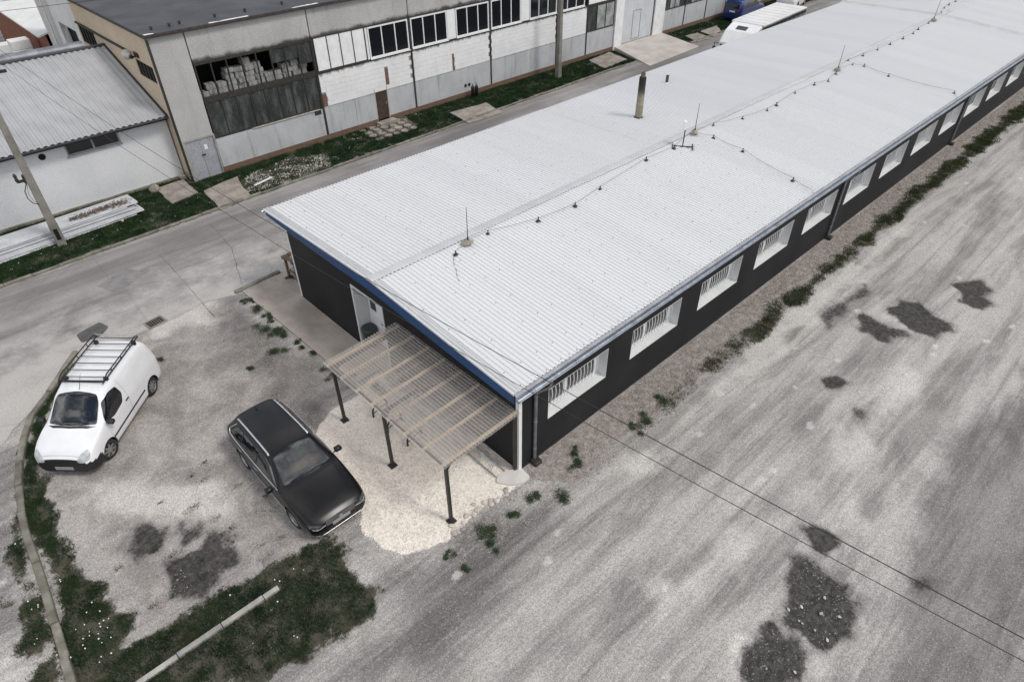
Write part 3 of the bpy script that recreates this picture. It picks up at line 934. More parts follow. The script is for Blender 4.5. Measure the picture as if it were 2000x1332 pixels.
# eave flashing, gutter, downpipes
MB().extr([(-.12, 3.276), (-.12, 3.284), (-.28, 3.236), (-.28, 3.20), (-.276, 3.20), (-.276, 3.23)], 'x', -.345, RXE).build('eave_flashing', MAT_FLASH, hall)
gp = []
for i in range(9):
    a = math.pi * i / 8
    gp.append((-.36 + .075 * math.cos(a), 3.19 - .085 * math.sin(a)))
gin = [(-.36 + .069 * math.cos(math.pi * i / 8), 3.19 - .079 * math.sin(math.pi * i / 8)) for i in range(9)][::-1]
lip = [(-.443, 3.19), (-.447, 3.20), (-.437, 3.205)]
m = MB().extr(gp + lip + gin, 'x', -.37, RXE)
m.extr([(p[0], p[1]) for p in gp], 'x', -.375, -.365)
gut = m.build('gutter', MAT_ZINC, hall)
brm = MB().box(-.012, -.445, 3.192, .012, -.28, 3.20).mesh('gutter_bracket')
for i in range(80):
    o = link_mesh('gutter_bracket', brm, MAT_ZINC, gut)
    o.location = (.2 + .8 * i, 0, 0)
MB().box(-.05, -.2, 3.03, .17, -.0, 3.07).build('trim_cap', MAT_WHITE, hall)
MAT_DPIPE = M_noise('downpipe_grey', (.155, .165, .18), (.22, .23, .245), 6, .45, 30, .1, .03, metal=.4)
for px_ in (.56, 18.35, 32.75, 47.15):
    m = MB()
    pth = [(px_ + .24, -.36, 3.12), (px_ + .24, -.36, 2.98), (px_ + .2, -.32, 2.88), (px_ + .05, -.12, 2.70), (px_, -.075, 2.64), (px_, -.07, 2.55), (px_, -.07, .16)]
    m.tube(pth, .05, 10)
    dp = m.build('downpipe', MAT_DPIPE, hall, smooth=True)
    for z in (.55, 1.6):
        MB().lathe([(.056, z), (.056, z + .03)], 10, (px_, -.07, 0)).build('clamp', MAT_ZINC, dp)
    MB().lathe([(.056, 2.50), (.056, 2.56)], 10, (px_, -.07, 0)).build('joint', MAT_DPIPE, dp)
    MB().cbox(px_ - .13, -.26, -.02, px_ + .13, .0, .13, .02).build('drain_box', MAT_BSTEEL, dp)
# cable duct strip next to the first downpipe etc. : plinth line
MB().box(.12, -.014, -.05, HL, -.001, .06).build('plinth_strip', M_plain('plinth_dark', (.02, .02, .02), .7), hall)
# --- recessed white door
dr = MB()
dr.box(-.012, DY1 - .012, -.0, .62, DY1, DZ).box(-.012, DY0, .0, .62, DY0 + .012, DZ).box(-.012, DY0 + .012, DZ - .012, .62, DY1 - .012, DZ)
dr.box(-.02, DY1, -.0, -.001, DY1 + .07, DZ + .07).box(-.02, DY0 - .07, -.0, -.001, DY0, DZ + .07).box(-.02, DY0, DZ, -.001, DY1, DZ + .07)
door = dr.build('door', MAT_REVEAL, hall)
DX = .50
MB().box(DX, DY0 + .012, .05, DX + .05, DY1 - .9, 2.42).box(DX, DY1 - .9, .05, DX + .05, DY1 - .012, 2.42).build('side_panel', MAT_WHITE, door)
lf = MB().cbox(DX - .05, DY1 - .96, .07, DX - .003, DY1 - .03, 2.2, .008).build('door_leaf', MAT_WHITE, door)
MB().box(DX - .056, DY1 - .50, 1.45, DX - .051, DY1 - .18, 2.05).build('pane', MAT_GLASSD, door)
MB().box(DX - .062, DY1 - .86, 1.0, DX - .051, DY1 - .82, 1.22).box(DX - .10, DY1 - .855, 1.1, DX - .062, DY1 - .825, 1.125).box(DX - .10, DY1 - .855, 1.1, DX - .085, DY1 - .72, 1.125).build('handle', MAT_ZINC, door)
MB().box(-.3, DY0 - .1, -.0, .62, DY1 + .1, .085).build('step', MAT_CONC, door)
MB().tube([(-.015, DY1 - .1, DZ - .02), (-.05, DY1 - .25, DZ - .1), (-.03, DY1 - .5, DZ - .06), (0, DY1 - .7, DZ - .015)], .008, 5).build('door_cable', MAT_BSTEEL, door)
b = thing('litter_bin', 'round dark green bin with a bag liner beside the white door', 'bin', (.2, 7.42, .085))
MAT_BIN = M_plain('bin_green', (.035, .045, .042), .35)
MB().lathe([(.20, 0), (.21, .05), (.25, .62), (.265, .64), (.265, .68), (.24, .68), (.235, .5)], 16).build('body', MAT_BIN, b, True, True)
MB().lathe([(.262, .665), (.275, .70), (.25, .735), (.13, .76), (.0, .77)], 16).build('lid', MAT_BIN, b, True, True)

# ================================================================== canopy on the gable
cano = thing('canopy', 'lean-to canopy of clear corrugated sheet on wooden rafters and dark steel posts', 'canopy', (-1.25, 2.6, 0))
CX0, CX1, CY0, CY1 = -2.58, -.03, -.05, 5.22
def cz(x): return 2.16 + (x - CX0) / (CX1 - CX0) * .10
NRC = 25
n = NT('corrugated_polycarbonate')
tr = n.new('ShaderNodeBsdfTransparent')
tr.inputs['Color'].default_value = (.88, .85, .82, 1)
dirt = n.step(n.noise(1.0, 6, n.mapv(n.pos(), (5, .6, 1)), .65), .3, .8)
wave = n.math('SINE', n.math('MULTIPLY_ADD', n.sep(n.pos())[0], 2 * math.pi * NRC / (CX1 - CX0), -2 * math.pi * NRC * CX0 / (CX1 - CX0)))
crest_glint = n.step(wave, .72, 1.0)  # more opaque lines on the rib crests, painted as bright highlights
n.fin(n.mix(dirt, (.56, .515, .47), (.40, .365, .33)), .2, spec=.6)
ms = n.new('ShaderNodeMixShader')
n.put(ms.inputs[0], n.math('ADD', n.math('MULTIPLY', dirt, .2), n.math('MULTIPLY_ADD', crest_glint, .34, .30)))
n.t.links.new(tr.outputs[0], ms.inputs[1])
n.t.links.new(n.p.outputs[0], ms.inputs[2])
n.t.links.new(ms.outputs[0], n.out.inputs[0])
MAT_POLY = n.m
NR = NRC
cuts = [CY0 - .06, 1.05, 2.15, 3.25, 4.3, CY1 + .05]
for i in range(5):
    a, b = cuts[i], cuts[i + 1] + (.08 if i < 4 else 0)
    V = []
    for r in range(NR * 6 + 1):
        x = CX0 + (CX1 - CX0) * r / (NR * 6)
        z = cz(x) + .085 + .016 * math.sin(2 * math.pi * r / 6) + (.004 if i % 2 else 0)
        V.append([(x, a, z), (x, b, z)])
    MB().grid(V).build('roof_sheet', MAT_POLY, cano, smooth=True)
MAT_WOOD = NT('pine_rafter')
n = MAT_WOOD
gr_ = n.noise(3, 5, n.mapv(n.oc(), (.8, 12, 12)), .6)
MAT_WOOD = n.fin(n.mix(n.step(gr_, .3, .7), (.64, .51, .35), (.80, .68, .50)), .7)
for i in range(8):
    y = .05 + (CY1 - .15) * i / 7
    m = MB()
    m.add([(CX0 + .04, y - .025, cz(CX0) - .005), (CX0 + .04, y + .025, cz(CX0) - .005), (CX0 + .04, y + .025, cz(CX0) + .07), (CX0 + .04, y - .025, cz(CX0) + .07), (CX1, y - .025, cz(CX1) - .005), (CX1, y + .025, cz(CX1) - .005), (CX1, y + .025, cz(CX1) + .07), (CX1, y - .025, cz(CX1) + .07)],
          [(0, 1, 2, 3), (4, 7, 6, 5), (0, 4, 5, 1), (1, 5, 6, 2), (2, 6, 7, 3), (3, 7, 4, 0)])
    m.build('rafter', MAT_WOOD, cano)
for y in (0.02, 2.6, 5.05):
    p = MB().box(-2.45, y - .04, -.05, -2.37, y + .04, 2.07)
    pp = p.build('post', MAT_BSTEEL, cano)
    MB().box(-2.52, y - .11, .0, -2.30, y + .11, .012).build('foot_plate', MAT_BSTEEL, pp)
for y in (0.08, 2.6, 5.05):
    MB().box(-.10, y - .04, -.05, -.02, y + .04, 2.15).build('post', MAT_BSTEEL, cano)
    MB().add([(-2.45, y - .035, 2.07), (-.02, y - .035, 2.15), (-.02, y + .035, 2.15), (-2.45, y + .035, 2.07), (-2.45, y - .035, 2.15), (-.02, y - .035, 2.245), (-.02, y + .035, 2.245), (-2.45, y + .035, 2.15)], [(0, 3, 2, 1), (4, 5, 6, 7), (0, 1, 5, 4), (1, 2, 6, 5), (2, 3, 7, 6), (3, 0, 4, 7)]).build('cross_beam', MAT_BSTEEL, cano)
    MB().add([(-2.37, y - .02, 1.85), (-2.37, y + .02, 1.85), (-2.37, y + .02, 2.08), (-2.37, y - .02, 2.08), (-2.17, y - .02, 2.08), (-2.17, y + .02, 2.08)], [(0, 1, 5, 4), (0, 4, 3), (1, 2, 5), (2, 3, 4, 5), (0, 3, 2, 1)]).build('gusset', MAT_BSTEEL, cano)
MB().box(-2.44, .10, 2.075, -2.38, 5.0, 2.15).build('front_beam', MAT_BSTEEL, cano)
# bicycle racks under the canopy
MAT_CHROME = M_plain('galvanised', (.55, .55, .54), .3, metal=.9)
for i, (y0, y1) in enumerate(((.25, 2.15), (2.5, 4.4))):
    rk = thing('bicycle_rack', ['galvanised wheel bender bicycle rack next to the open canopy corner', 'galvanised wheel bender bicycle rack deeper below the canopy'][i], 'bicycle rack', (-.62, (y0 + y1) / 2, 0))
    MB().tube([(-.62, y0, .04), (-.62, y1, .04)], .018, 6).build('rail', MAT_CHROME, rk)
    MB().tube([(-.30, y0, .04), (-.30, y1, .04)], .018, 6).build('rail', MAT_CHROME, rk)
    for k in range(4):
        for dy in (-.035, .035):
            yy_ = y0 + .2 + k * .48 + dy
            pts = [(-.62 + .16 - .2 * math.cos(a), yy_, .04 + .34 * math.sin(a)) for a in np.linspace(0, math.pi, 9)]
            MB().tube(pts, .009, 5).build('hoop', MAT_CHROME, rk)
for i, (x, y) in enumerate(((-1.42, 4.61), (-1.47, 3.78), (-1.37, 2.95))):
    s = thing('bicycle_stand', 'black tubular hoop bicycle stand half under the canopy edge', 'bicycle stand', (x, y, 0), R(12), 'black hoop bicycle stands under the canopy')
    pts = [(-.3 * math.cos(a), 0, .16 + .26 * math.sin(a)) for a in np.linspace(0, math.pi, 11)]
    MB().tube([(-.3, 0, -.03)] + pts + [(.3, 0, -.03)], .028, 8).build('hoop', MAT_BSTEEL, s, True, True)
    MB().tube([(-.3, 0, .14), (.3, 0, .14)], .015, 6).build('cross_bar', MAT_BSTEEL, s, True, True)
# concrete footing and edging stones round the white gravel
o = MB().prism(roundpoly([(-.28, -.42), (.06, -.42), (.10, .02), (-.02, .12), (-.55, .25), (-.75, .12), (-.55, -.2)], .1), -.02, .05).build('concrete_footing', M_noise('cast_concrete', (.55, .52, .49), (.62, .6, .57), 3, .9), base=(-.2, -.1, 0))
tag(o, 'pale cast concrete footing at the foot of the hall corner', 'footing')
def rock_mesh(name, seed, sx=1, sy=.8, sz=.55, sub=2):
    r = random.Random(seed)
    bm = bmesh.new()
    bmesh.ops.create_icosphere(bm, subdivisions=sub, radius=1)
    ph = [Vector((r.uniform(-1, 1), r.uniform(-1, 1), r.uniform(-1, 1))).normalized() for _ in range(10)]
    am = [r.uniform(.45, .8) for _ in ph]
    for v in bm.verts:
        c = v.co.copy()
        for p, a in zip(ph, am):
            d = c.dot(p)
            if d > a: c -= p * (d - a) * .9
        v.co = (c.x * sx, c.y * sy, c.z * sz)
    me = bpy.data.meshes.new(name)
    bm.to_mesh(me)
    bm.free()
    return me
MAT_LIME = M_noise('limestone', (.42, .385, .34), (.60, .56, .505), 4, .9, 25, .35, .4, .01, var=.25)
rocks = [rock_mesh('edging_stone', s, 1, .75, .42, 2) for s in range(6)]
for me_ in rocks: me_.materials.append(MAT_LIME)
for i, p in enumerate(EDGE_STONES):
    s = random.uniform(.085, .135)
    o = link_mesh('edging_stone', rocks[i % 6], None)
    o.location = (p[0], p[1], s * .25)
    o.scale = (s, s, s)
    o.rotation_euler = (0, 0, random.uniform(0, 6.28))
    tag(o, 'pale limestone edging stone along the rim of the white gravel', 'stone', 'edging stones of the white gravel bed')
for i, p in enumerate(LOOSE_STONES):
    s = random.uniform(.035, .065)
    o = link_mesh('loose_stone', rocks[(i + 3) % 6], None)
    o.location = (p[0], p[1], s * .2)
    o.scale = (s, s, s)
    o.rotation_euler = (0, 0, random.uniform(0, 6.28))
    tag(o, 'loose pale stone lying on the open ground', 'stone', 'loose stones on the ground')

# ================================================================== things on the roof
def near_slope(x, y): return (x, y, roofz(y) + .024)
MAT_BLOCK = M_noise('weathered_block', (.22, .20, .155), (.36, .335, .28), 7, .95, 30, .4, .5, .02)
ROD_L = ['lightning rod on a mossy concrete block close to the blue gable', 'lightning rod on a concrete block next to the roof antenna', 'lightning rod on a concrete block where a cable branches to the gutter, beyond the antenna', 'lightning rod on a concrete block beside the cross flashing']
for (x, y), lab in zip(((3.02, 5.38), (15.64, 5.53), (28.13, 5.23), (42.15, 5.56)), ROD_L):
    z = roofz(y) + .024
    t = thing('lightning_rod', lab, 'lightning rod', (x, y, z))
    me_ = rock_mesh('concrete_block', int(x * 10), .24, .2, .13, 2)
    o = link_mesh('concrete_block', me_, MAT_BLOCK, t, (0, 0, .10))
    MB().lathe([(.035, .18), (.03, .26), (.014, .28)], 8).build('socket', MAT_BSTEEL, t, True)
    MB().tube([(0, 0, .2), (0.01, 0, 1.28)], [.016, .009], 6).build('rod', MAT_BSTEEL, t, True)
MAT_CABLE = M_plain('conductor_cable', (.23, .23, .235), .5, metal=.5)
def holder(x, y, lab, grp):
    z = roofz(y) + .024
    if holder.src is None:
        t = thing('wire_holder', lab, 'wire holder', (x, y, z), 0, grp)
        MB().lathe([(.075, 0), (.075, .02), (.05, .045), (.02, .05)], 10).build('base', MAT_BSTEEL, t, True)
        MB().box(-.014, -.014, .04, .014, .014, .15).box(-.035, -.01, .12, .035, .01, .14).build('clip', MAT_BSTEEL, t, True)
        holder.src = t
    else:
        t = copy_tree(holder.src)
        t.location = (x, y, z)
        t['label'] = lab
        t['group'] = grp
    t.rotation_euler = (0, 0, random.uniform(0, 6.28))
    s = random.uniform(.8, 1.15)
    t.scale = (s, s, s)
holder.src = None
def cable_path(pts, name, lab, r=.007, on=.13):
    P_ = []
    for i in range(len(pts) - 1):
        a, b = pts[i], pts[i + 1]
        for k in range(6):
            t = k / 6
            y = a[1] + (b[1] - a[1]) * t
            sag = math.sin(math.pi * t) * (.06 if on > .05 else 0)
            P_.append((a[0] + (b[0] - a[0]) * t, y + .05 * math.sin(math.pi * t), roofz(y) + .024 + on - sag))
    P_.append((pts[-1][0], pts[-1][1], roofz(pts[-1][1]) + .03))
    o = MB().tube(P_, r, 5).build(name, MAT_CABLE, base=(pts[0][0], pts[0][1], roofz(pts[0][1])))
    tag(o, lab, 'cable')
L1 = [(2.91, 5.47), (3.91, 5.43), (5.7, 4.92), (7.37, 4.78), (8.98, 5.02), (12.12, 5.35), (13.84, 5.27), (15.58, 5.64)]
L2 = [(15.93, 5.62), (17.05, 5.52), (18.71, 5.1), (20.43, 4.88), (21.32, 4.91), (23.44, 5.12), (25.25, 5.05), (26.3, 4.84), (27.62, 5.07), (28.13, 5.23)]
L3 = [(28.39, 5.3), (30.16, 5.6), (31.68, 5.46), (33.34, 5.37), (35.0, 5.34), (36.74, 5.3), (38.32, 5.32), (39.46, 5.46), (41.4, 5.57), (42.12, 5.58)]
L4 = [(41.8, 5.659999999999999), (44.5, 5.93), (46.38, 6.36), (47.55, 6.47), (48.85, 6.48), (50.0, 6.48), (53.0, 6.48)]
B2 = [(15.72, 5.53), (15.95, 4.8), (15.83, 3.34), (15.18, 0.78), (14.94, -0.21)]
B3 = [(28.34, 5.25), (29.73, 5.15), (30.02, 4.66), (29.66, 3.2), (30.07, 0.1), (29.38, -0.26)]
T0 = [(2.81, 5.4), (2.45, 5.3), (2.08, 4.94), (1.84, 4.53), (1.57, 4.09)]
for pts, lab, hl in ((L1, 'lightning conductor cable from the gable end rod to the antenna', 'wire holder of the conductor between gable rod and antenna'),
                     (L2, 'lightning conductor cable between the antenna and the middle roof rod', 'wire holder of the conductor just beyond the antenna'),
                     (L3, 'lightning conductor cable running up to the cross flashing', 'wire holder of the conductor before the cross flashing'),
                     (L4, 'lightning conductor cable passing over the cross flashing', 'wire holder of the conductor past the cross flashing'),
                     (B2, 'conductor cable branching down to the gutter near the antenna', 'wire holder of the branch to the gutter near the antenna'),
                     (B3, 'conductor cable branching down to the gutter far along the roof', 'wire holder of the branch far along the roof')):
    cable_path(pts, 'conductor_cable', lab)
    for p in pts[1:-1]: holder(p[0], p[1], hl, hl + 's')
cable_path(T0, 'conductor_cable', 'loose cable tail lying below the first lightning rod', on=.01)
holder(2.36, 5.19, 'lone wire holder on the loose cable tail', 'loose tail holder')
# antenna
t = thing('roof_antenna', 'small white panel antenna on a black mast with H-shaped foot', 'antenna', (14.27, 5.16, roofz(5.16) + .02))
MB().box(-.02, -.4, 0, .02, .4, .035).build('foot', MAT_BSTEEL, t, True).location = (0, 0, 0)
MB().box(-.30, -.42, 0, .30, -.38, .035).build('foot', MAT_BSTEEL, t, True).location = (0, 0, .001)
MB().box(-.30, .38, 0, .30, .42, .035).build('foot', MAT_BSTEEL, t, True).location = (0, 0, .001)
MB().tube([(0, 0, .03), (0, 0, .95)], .022, 8).build('mast', MAT_BSTEEL, t, True, True)
MB().cbox(-.05, -.02, .70, .13, .10, 1.05, .02).build('panel', MAT_WHITE, t, True)
t.rotation_euler = (0, 0, R(35))
# chimney
n = NT('sooty_pipe')
zz = n.sep(n.oc())[2]
soot = n.step(n.math('MULTIPLY_ADD', n.noise(3, 5), .9, zz), 1.1, 1.9)
c = n.mix(soot, n.mix(n.noise(5, 4), (.20, .175, .12), (.33, .30, .22)), (.015, .014, .014))
MAT_CHIM = n.fin(c, .8)
t = thing('chimney_flue', 'tall round flue pipe blackened by soot at its top', 'chimney', (15.68, 8.47, roofz(8.47)))
MB().lathe([(.16, -.1), (.16, .55), (.165, .56), (.165, .58), (.158, .59), (.150, 1.75), (.12, 1.76)], 18).build('pipe', MAT_CHIM, t, True, True)
MB().lathe([(.10, 1.70), (.10, 1.92), (.085, 1.92), (.085, 1.75)], 12).build('neck', MAT_RUST, t, True, True)
MB().lathe([(.22, -.01), (.21, .03), (.16, .06)], 14).build('collar', MAT_BSTEEL, t, True)
MB().add([(.0, -.1, 1.90), (.12, .0, 2.0), (.02, .1, 1.92), (.05, 0, 1.94)], [(0, 1, 3), (1, 2, 3), (0, 3, 2), (0, 2, 1)]).build('cap_remnant', MAT_RUST, t, True)
t = thing('vent_pipe', 'short dark plastic vent pipe on the white roof beyond the flue', 'vent pipe', (20.59, 10.48, roofz(10.48)))
MB().lathe([(.075, -.05), (.075, .38), (.06, .38), (.06, .2)], 12).build('pipe', M_plain('grey_plastic', (.06, .06, .065), .6), t, True, True)
MB().lathe([(.11, 0), (.1, .03), (.075, .05)], 12).build('collar', MAT_WROOF, t, True)

# ================================================================== the old factory block
def stained(name, c1, c2, cs, band=None, bc=(.02, .019, .017), **k):
    n = NT(name)
    P = n.pos()
    a = n.noise(k.get('scale', .8), 6, P, .6)
    st = n.noise(1.0, 6, n.mapv(P, (k.get('vs', 3.0), k.get('vs', 3.0), .35)), .65)
    c = n.mix(n.step(a, .3, .7), c1, c2)
    c = n.mix(n.math('MULTIPLY', n.step(st, .5, .78), k.get('amt', .6)), c, cs)
    if band is not None:
        z = n.sep(P)[2]
        w = n.math('MULTIPLY_ADD', n.noise(1.3, 6, P, .65), -band[1] * 2.2, n.math('ADD', z, band[1] * .75))
        f = n.step(w, band[0] - .1, band[0] + .12, 1, 0) if not k.get('top') else n.step(n.math('MULTIPLY_ADD', n.noise(1.6, 6, n.mapv(P, (2, 2, .5)), .7), band[1] * 2.2, n.math('ADD', z, -band[1] * 1.1)), band[0] - .14, band[0] + .06)
        c = n.mix(n.math('MULTIPLY', f, .88), c, bc)
    g = n.noise(28, 4, P, .65)
    c = n.mix(.28, c, n.mix(n.step(g, .25, .75), (0, 0, 0), (1, 1, 1)), 'OVERLAY')
    n.bump(g, .25, .012)
    return n.fin(c, .9, spec=.25)
MAT_LINTEL = stained('rendered_lintel', (.38, .372, .362), (.46, .452, .44), (.22, .213, .203), (5.36, .22), amt=.6, scale=.5)
MAT_CORNER = stained('rendered_corner', (.40, .395, .39), (.47, .465, .458), (.29, .283, .273), None, amt=.35, scale=.5)
MAT_GREYP = stained('grey_wall_panel', (.44, .45, .46), (.52, .53, .54), (.22, .215, .205), (1.83, .10), bc=(.10, .098, .09), amt=.65, scale=.7, top=True)
MAT_CREAM = stained('cream_render', (.54, .44, .32), (.60, .50, .375), (.42, .34, .25), None, amt=.3, scale=.5)
MAT_WBLOCK = M_noise('white_washed_block', (.72, .72, .715), (.82, .825, .83), 2.5, .85, 22, .18, .25, .008, var=.05)
MAT_WBLOCKS = stained('white_stained_block', (.74, .74, .735), (.82, .82, .82), (.60, .59, .56), (3.50, .24), bc=(.13, .11, .08), amt=.3, scale=1.2, top=True)
MAT_MORTAR = M_noise('dirty_mortar', (.22, .21, .20), (.42, .41, .40), 4, .95)
n = NT('old_brick')
bt = n.new('ShaderNodeTexBrick')
n.put(bt.inputs['Vector'], n.mapv(n.pos(), (1, 1, 1), (R(90), 0, 0)))
bt.inputs['Color1'].default_value = (.15, .085, .055, 1)
bt.inputs['Color2'].default_value = (.20, .12, .08, 1)
bt.inputs['Mortar'].default_value = (.11, .09, .07, 1)
bt.inputs['Scale'].default_value = 1
bt.inputs['Brick Width'].default_value = .26
bt.inputs['Row Height'].default_value = .075
bt.inputs['Mortar Size'].default_value = .008
MAT_BRICK = n.fin(bt.outputs[0], .9)
MAT_BITUMEN = M_noise('bitumen_roof', (.045, .046, .052), (.075, .077, .086), .6, .75, 20, .2, .2)
n = NT('dirty_glass')
P = n.pos()
d1 = n.noise(1.0, 6, n.mapv(P, (3, 3, .7)), .7)
c = n.mix(n.step(d1, .4, .75), (.028, .030, .029), (.13, .14, .135))
c = n.mix(n.math('MULTIPLY', n.step(n.noise(9, 4, P), .5, .8), .4), c, (.16, .17, .17))
MAT_DGLASS = n.fin(c, .38, spec=.4)
n = NT('pale_dirty_glass')
P = n.pos()
c = n.mix(n.step(n.noise(2.2, 6, P, .7), .35, .65), (.20, .215, .21), (.40, .41, .40))
MAT_PGLASS = n.fin(c, .4)
MAT_FRAME = M_noise('rusted_black_frame', (.020, .019, .018), (.045, .04, .036), 8, .75)

FY = 24.4
fac = thing('factory_building', 'old two-storey grey concrete factory block with white block infill and dark flat roof', 'building', (1.22, FY, 0))
bays = [2.8, 8.92, 15.1, 21.25, 27.4, 33.7, 39.9, 46.05, 52.2, 58.35, 64.5, 70.6]
FX1 = 70.6
# core
MB().box(9.1, FY + .34, -.1, FX1, 34, 6.45).box(1.5, FY + 2.0, -.1, 9.1, 34, 6.45).build('core', MAT_DARK, fac)
MB().box(1.05, FY - .18, 6.70, FX1, 35.75, 6.86).build('roof', MAT_BITUMEN, fac)
MB().box(1.02, FY - .205, 6.76, FX1, FY - .181, 6.85).box(1.02, FY - .181, 6.76, 1.049, 35.7, 6.85).build('roof_edge', M_noise('rusty_edge', (.035, .028, .025), (.075, .055, .046), 4, .8), fac)
# flaking pale mortar along the roof edge
for x0, x1 in ((4.0, 5.9), (8.2, 9.6), (1.1, 1.5)):
    pl = [(x0, FY - .17), (x1, FY - .17)]
    up_ = [(x1 - (x1 - x0) * t, FY - .09 + random.uniform(-.04, .06)) for t in np.linspace(0, 1, 9)]
    MB().prism(pl + up_, 6.861, 6.875).build('edge_flake', MAT_WBLOCK, fac)
for x, y in ((1.7, 25.0), (3.0, 25.1), (4.7, 25.2), (6.2, 25.2), (8.2, 25.3), (2.5, 25.0)):
    MB().lathe([(.05, 6.85), (.05, 6.95), (.09, 6.96), (.08, 7.0), (.0, 7.03)], 8, (x, y, 0)).build('roof_vent', MAT_BSTEEL, fac)
# concrete panels
for i in range(len(bays) - 1):
    a, b = bays[i], bays[i + 1]
    MB().box(a + .03, FY, 5.32, b - .03, FY + .3, 6.695).build('lintel_panel', MAT_LINTEL, fac)
MB().box(1.22, FY - .005, 2.02, 2.77, FY + .3, 6.695).build('corner_panel', MAT_CORNER, fac)
MB().box(1.22, FY, 1.94, 2.85, FY + .3, 2.02).build('door_lintel', MAT_KERB, fac)
for a, b in [(2.83, 8.85), (8.99, 10.9), (10.92, 12.26), (13.14, 15.04), (15.16, 21.19), (21.31, 27.34), (27.46, 30.5), (30.66, 33.66), (39.96, 42.8), (42.94, 45.98), (46.1, 49.1), (49.2, 52.1), (52.3, 58.3), (58.4, 64.4), (64.6, 70.5)]:
    z0 = .06 if a < 3 else .30
    z1 = 1.74 if a < 3 else 1.80
    MB().box(a, FY - .01, z0, b, FY + .25, z1).build('lower_panel', MAT_GREYP, fac)
MB().box(2.8, FY - .04, -.1, 12.26, FY + .25, .295).box(13.14, FY - .04, -.1, 33.7, FY + .25, .295).box(39.9, FY - .04, -.1, FX1, FY + .25, .295).build('brick_plinth', MAT_BRICK, fac)
# steel columns
for x in (8.92, 15.1, 21.25, 27.4, 30.58, 42.87, 46.05, 49.15, 52.2, 58.35, 64.5):
    z1 = 5.3
    MB().box(x - .055, FY - .035, .0, x + .055, FY + .24, z1).build('column', MAT_FRAME, fac)
# rails
MB().box(8.98, FY - .03, 3.53, 33.6, FY + .2, 3.62).build('sill_rail', MAT_FRAME, fac)
MB().box(8.98, FY - .02, 5.27, 33.6, FY + .2, 5.318).build('head_rail', MAT_FRAME, fac)
# white block infill, block by block
bw = MB().box(8.98, FY + .03, 1.80, 30.52, FY + .25, 3.53).build('block_wall', MAT_MORTAR, fac)
blkm = {}
CL, CH = .62, 1.73 / 7
gaps = [(8.98, 9.25, 1.80, 2.45), (13.12, 13.36, 2.0, 2.95), (18.08, 18.24, 1.8, 2.75)]
cols_x = (8.92, 15.1, 21.25, 27.4, 30.58)
for r in range(7):
    z0 = 1.80 + r * CH
    x = 8.99 - (CL / 2 if r % 2 else 0)
    while x < 30.5:
        a, b = max(x, 8.99), min(x + CL, 30.51)
        for c_ in cols_x:
            if a < c_ < b:
                if c_ - a > b - c_: b = c_ - .06
                else: a = c_ + .06
        x += CL
        if b - a < .12: continue
        segs = [(a, b)]
        for g0, g1, gz0, gz1 in gaps:
            if z0 + CH * .5 > gz0 and z0 + CH * .5 < gz1:
                ns = []
                for p, q in segs:
                    if q <= g0 or p >= g1: ns.append((p, q))
                    else:
                        if g0 - p > .06: ns.append((p, g0))
                        if q - g1 > .06: ns.append((g1, q))
                segs = ns
        for p, q in segs:
            w = round(q - p, 2)
            if w not in blkm:
                blkm[w] = MB().box(.003, 0, .004, w - .003, .2, CH - .004).mesh('block')
            o = link_mesh('block', blkm[w], MAT_WBLOCKS, bw)
            o.location = Vector((p, FY + random.uniform(-.004, .003), z0)) - rootloc(bw)
for g0, g1, gz0, gz1 in gaps:
    MB().box(g0, FY + .005, gz0, g1, FY + .031, gz1).build('brick_patch', MAT_BRICK, bw)
# white PVC windows
MAT_PVC = M_plain('pvc_white', (.80, .80, .80), .35, amt=.03)
for a, b in ((12.32, 15.0), (15.2, 17.84), (18.52, 21.16), (21.36, 23.95), (24.75, 27.33), (27.5, 30.2)):
    z0, z1 = 3.64, 5.26
    f = MB().box(a, FY - .03, z0, b, FY + .06, z0 + .08).box(a, FY - .03, z1 - .08, b, FY + .06, z1)
    w3 = (b - a) / 3
    for k in range(4):
        xx_ = a + w3 * k
        h = .075 if k in (0, 3) else .06
        f.box(max(a, xx_ - h / (1 if k == 3 else 2)) if k else a, FY - .028, z0 + .08, (a + h) if k == 0 else min(b, xx_ + h / 2), FY + .058, z1 - .08)
    w = f.build('window', MAT_PVC, fac)
    for k in range(3):
        MB().box(a + w3 * k + .03, FY + .01, z0 + .05, a + w3 * (k + 1) - .03, FY + .02, z1 - .05).build('pane', MAT_GLASSD, w)
    MB().box(a - .02, FY - .10, z0 - .035, b + .02, FY - .03, z0 - .008).build('sill', MAT_PVC, w)
for a, b in ((17.88, 18.48), (24.0, 24.72), (12.16, 12.29)):
    MB().box(a, FY - .005, 3.63, b, FY + .06, 5.26).build('blank_panel', MAT_WBLOCK, fac)
# four boarded panes
w = MB().box(8.99, FY - .025, 3.62, 12.14, FY + .03, 3.66)
for k in range(5): w.box(9.03 + k * .77 - .02, FY - .03, 3.66, 9.03 + k * .77 + .02, FY + .03, 5.27)
w = w.build('window', MAT_FRAME, fac)
for k in range(4): MB().box(9.05 + k * .77, FY + .0, 3.66, 9.78 + k * .77, FY + .04, 5.27).build('board', MAT_WBLOCK, w)
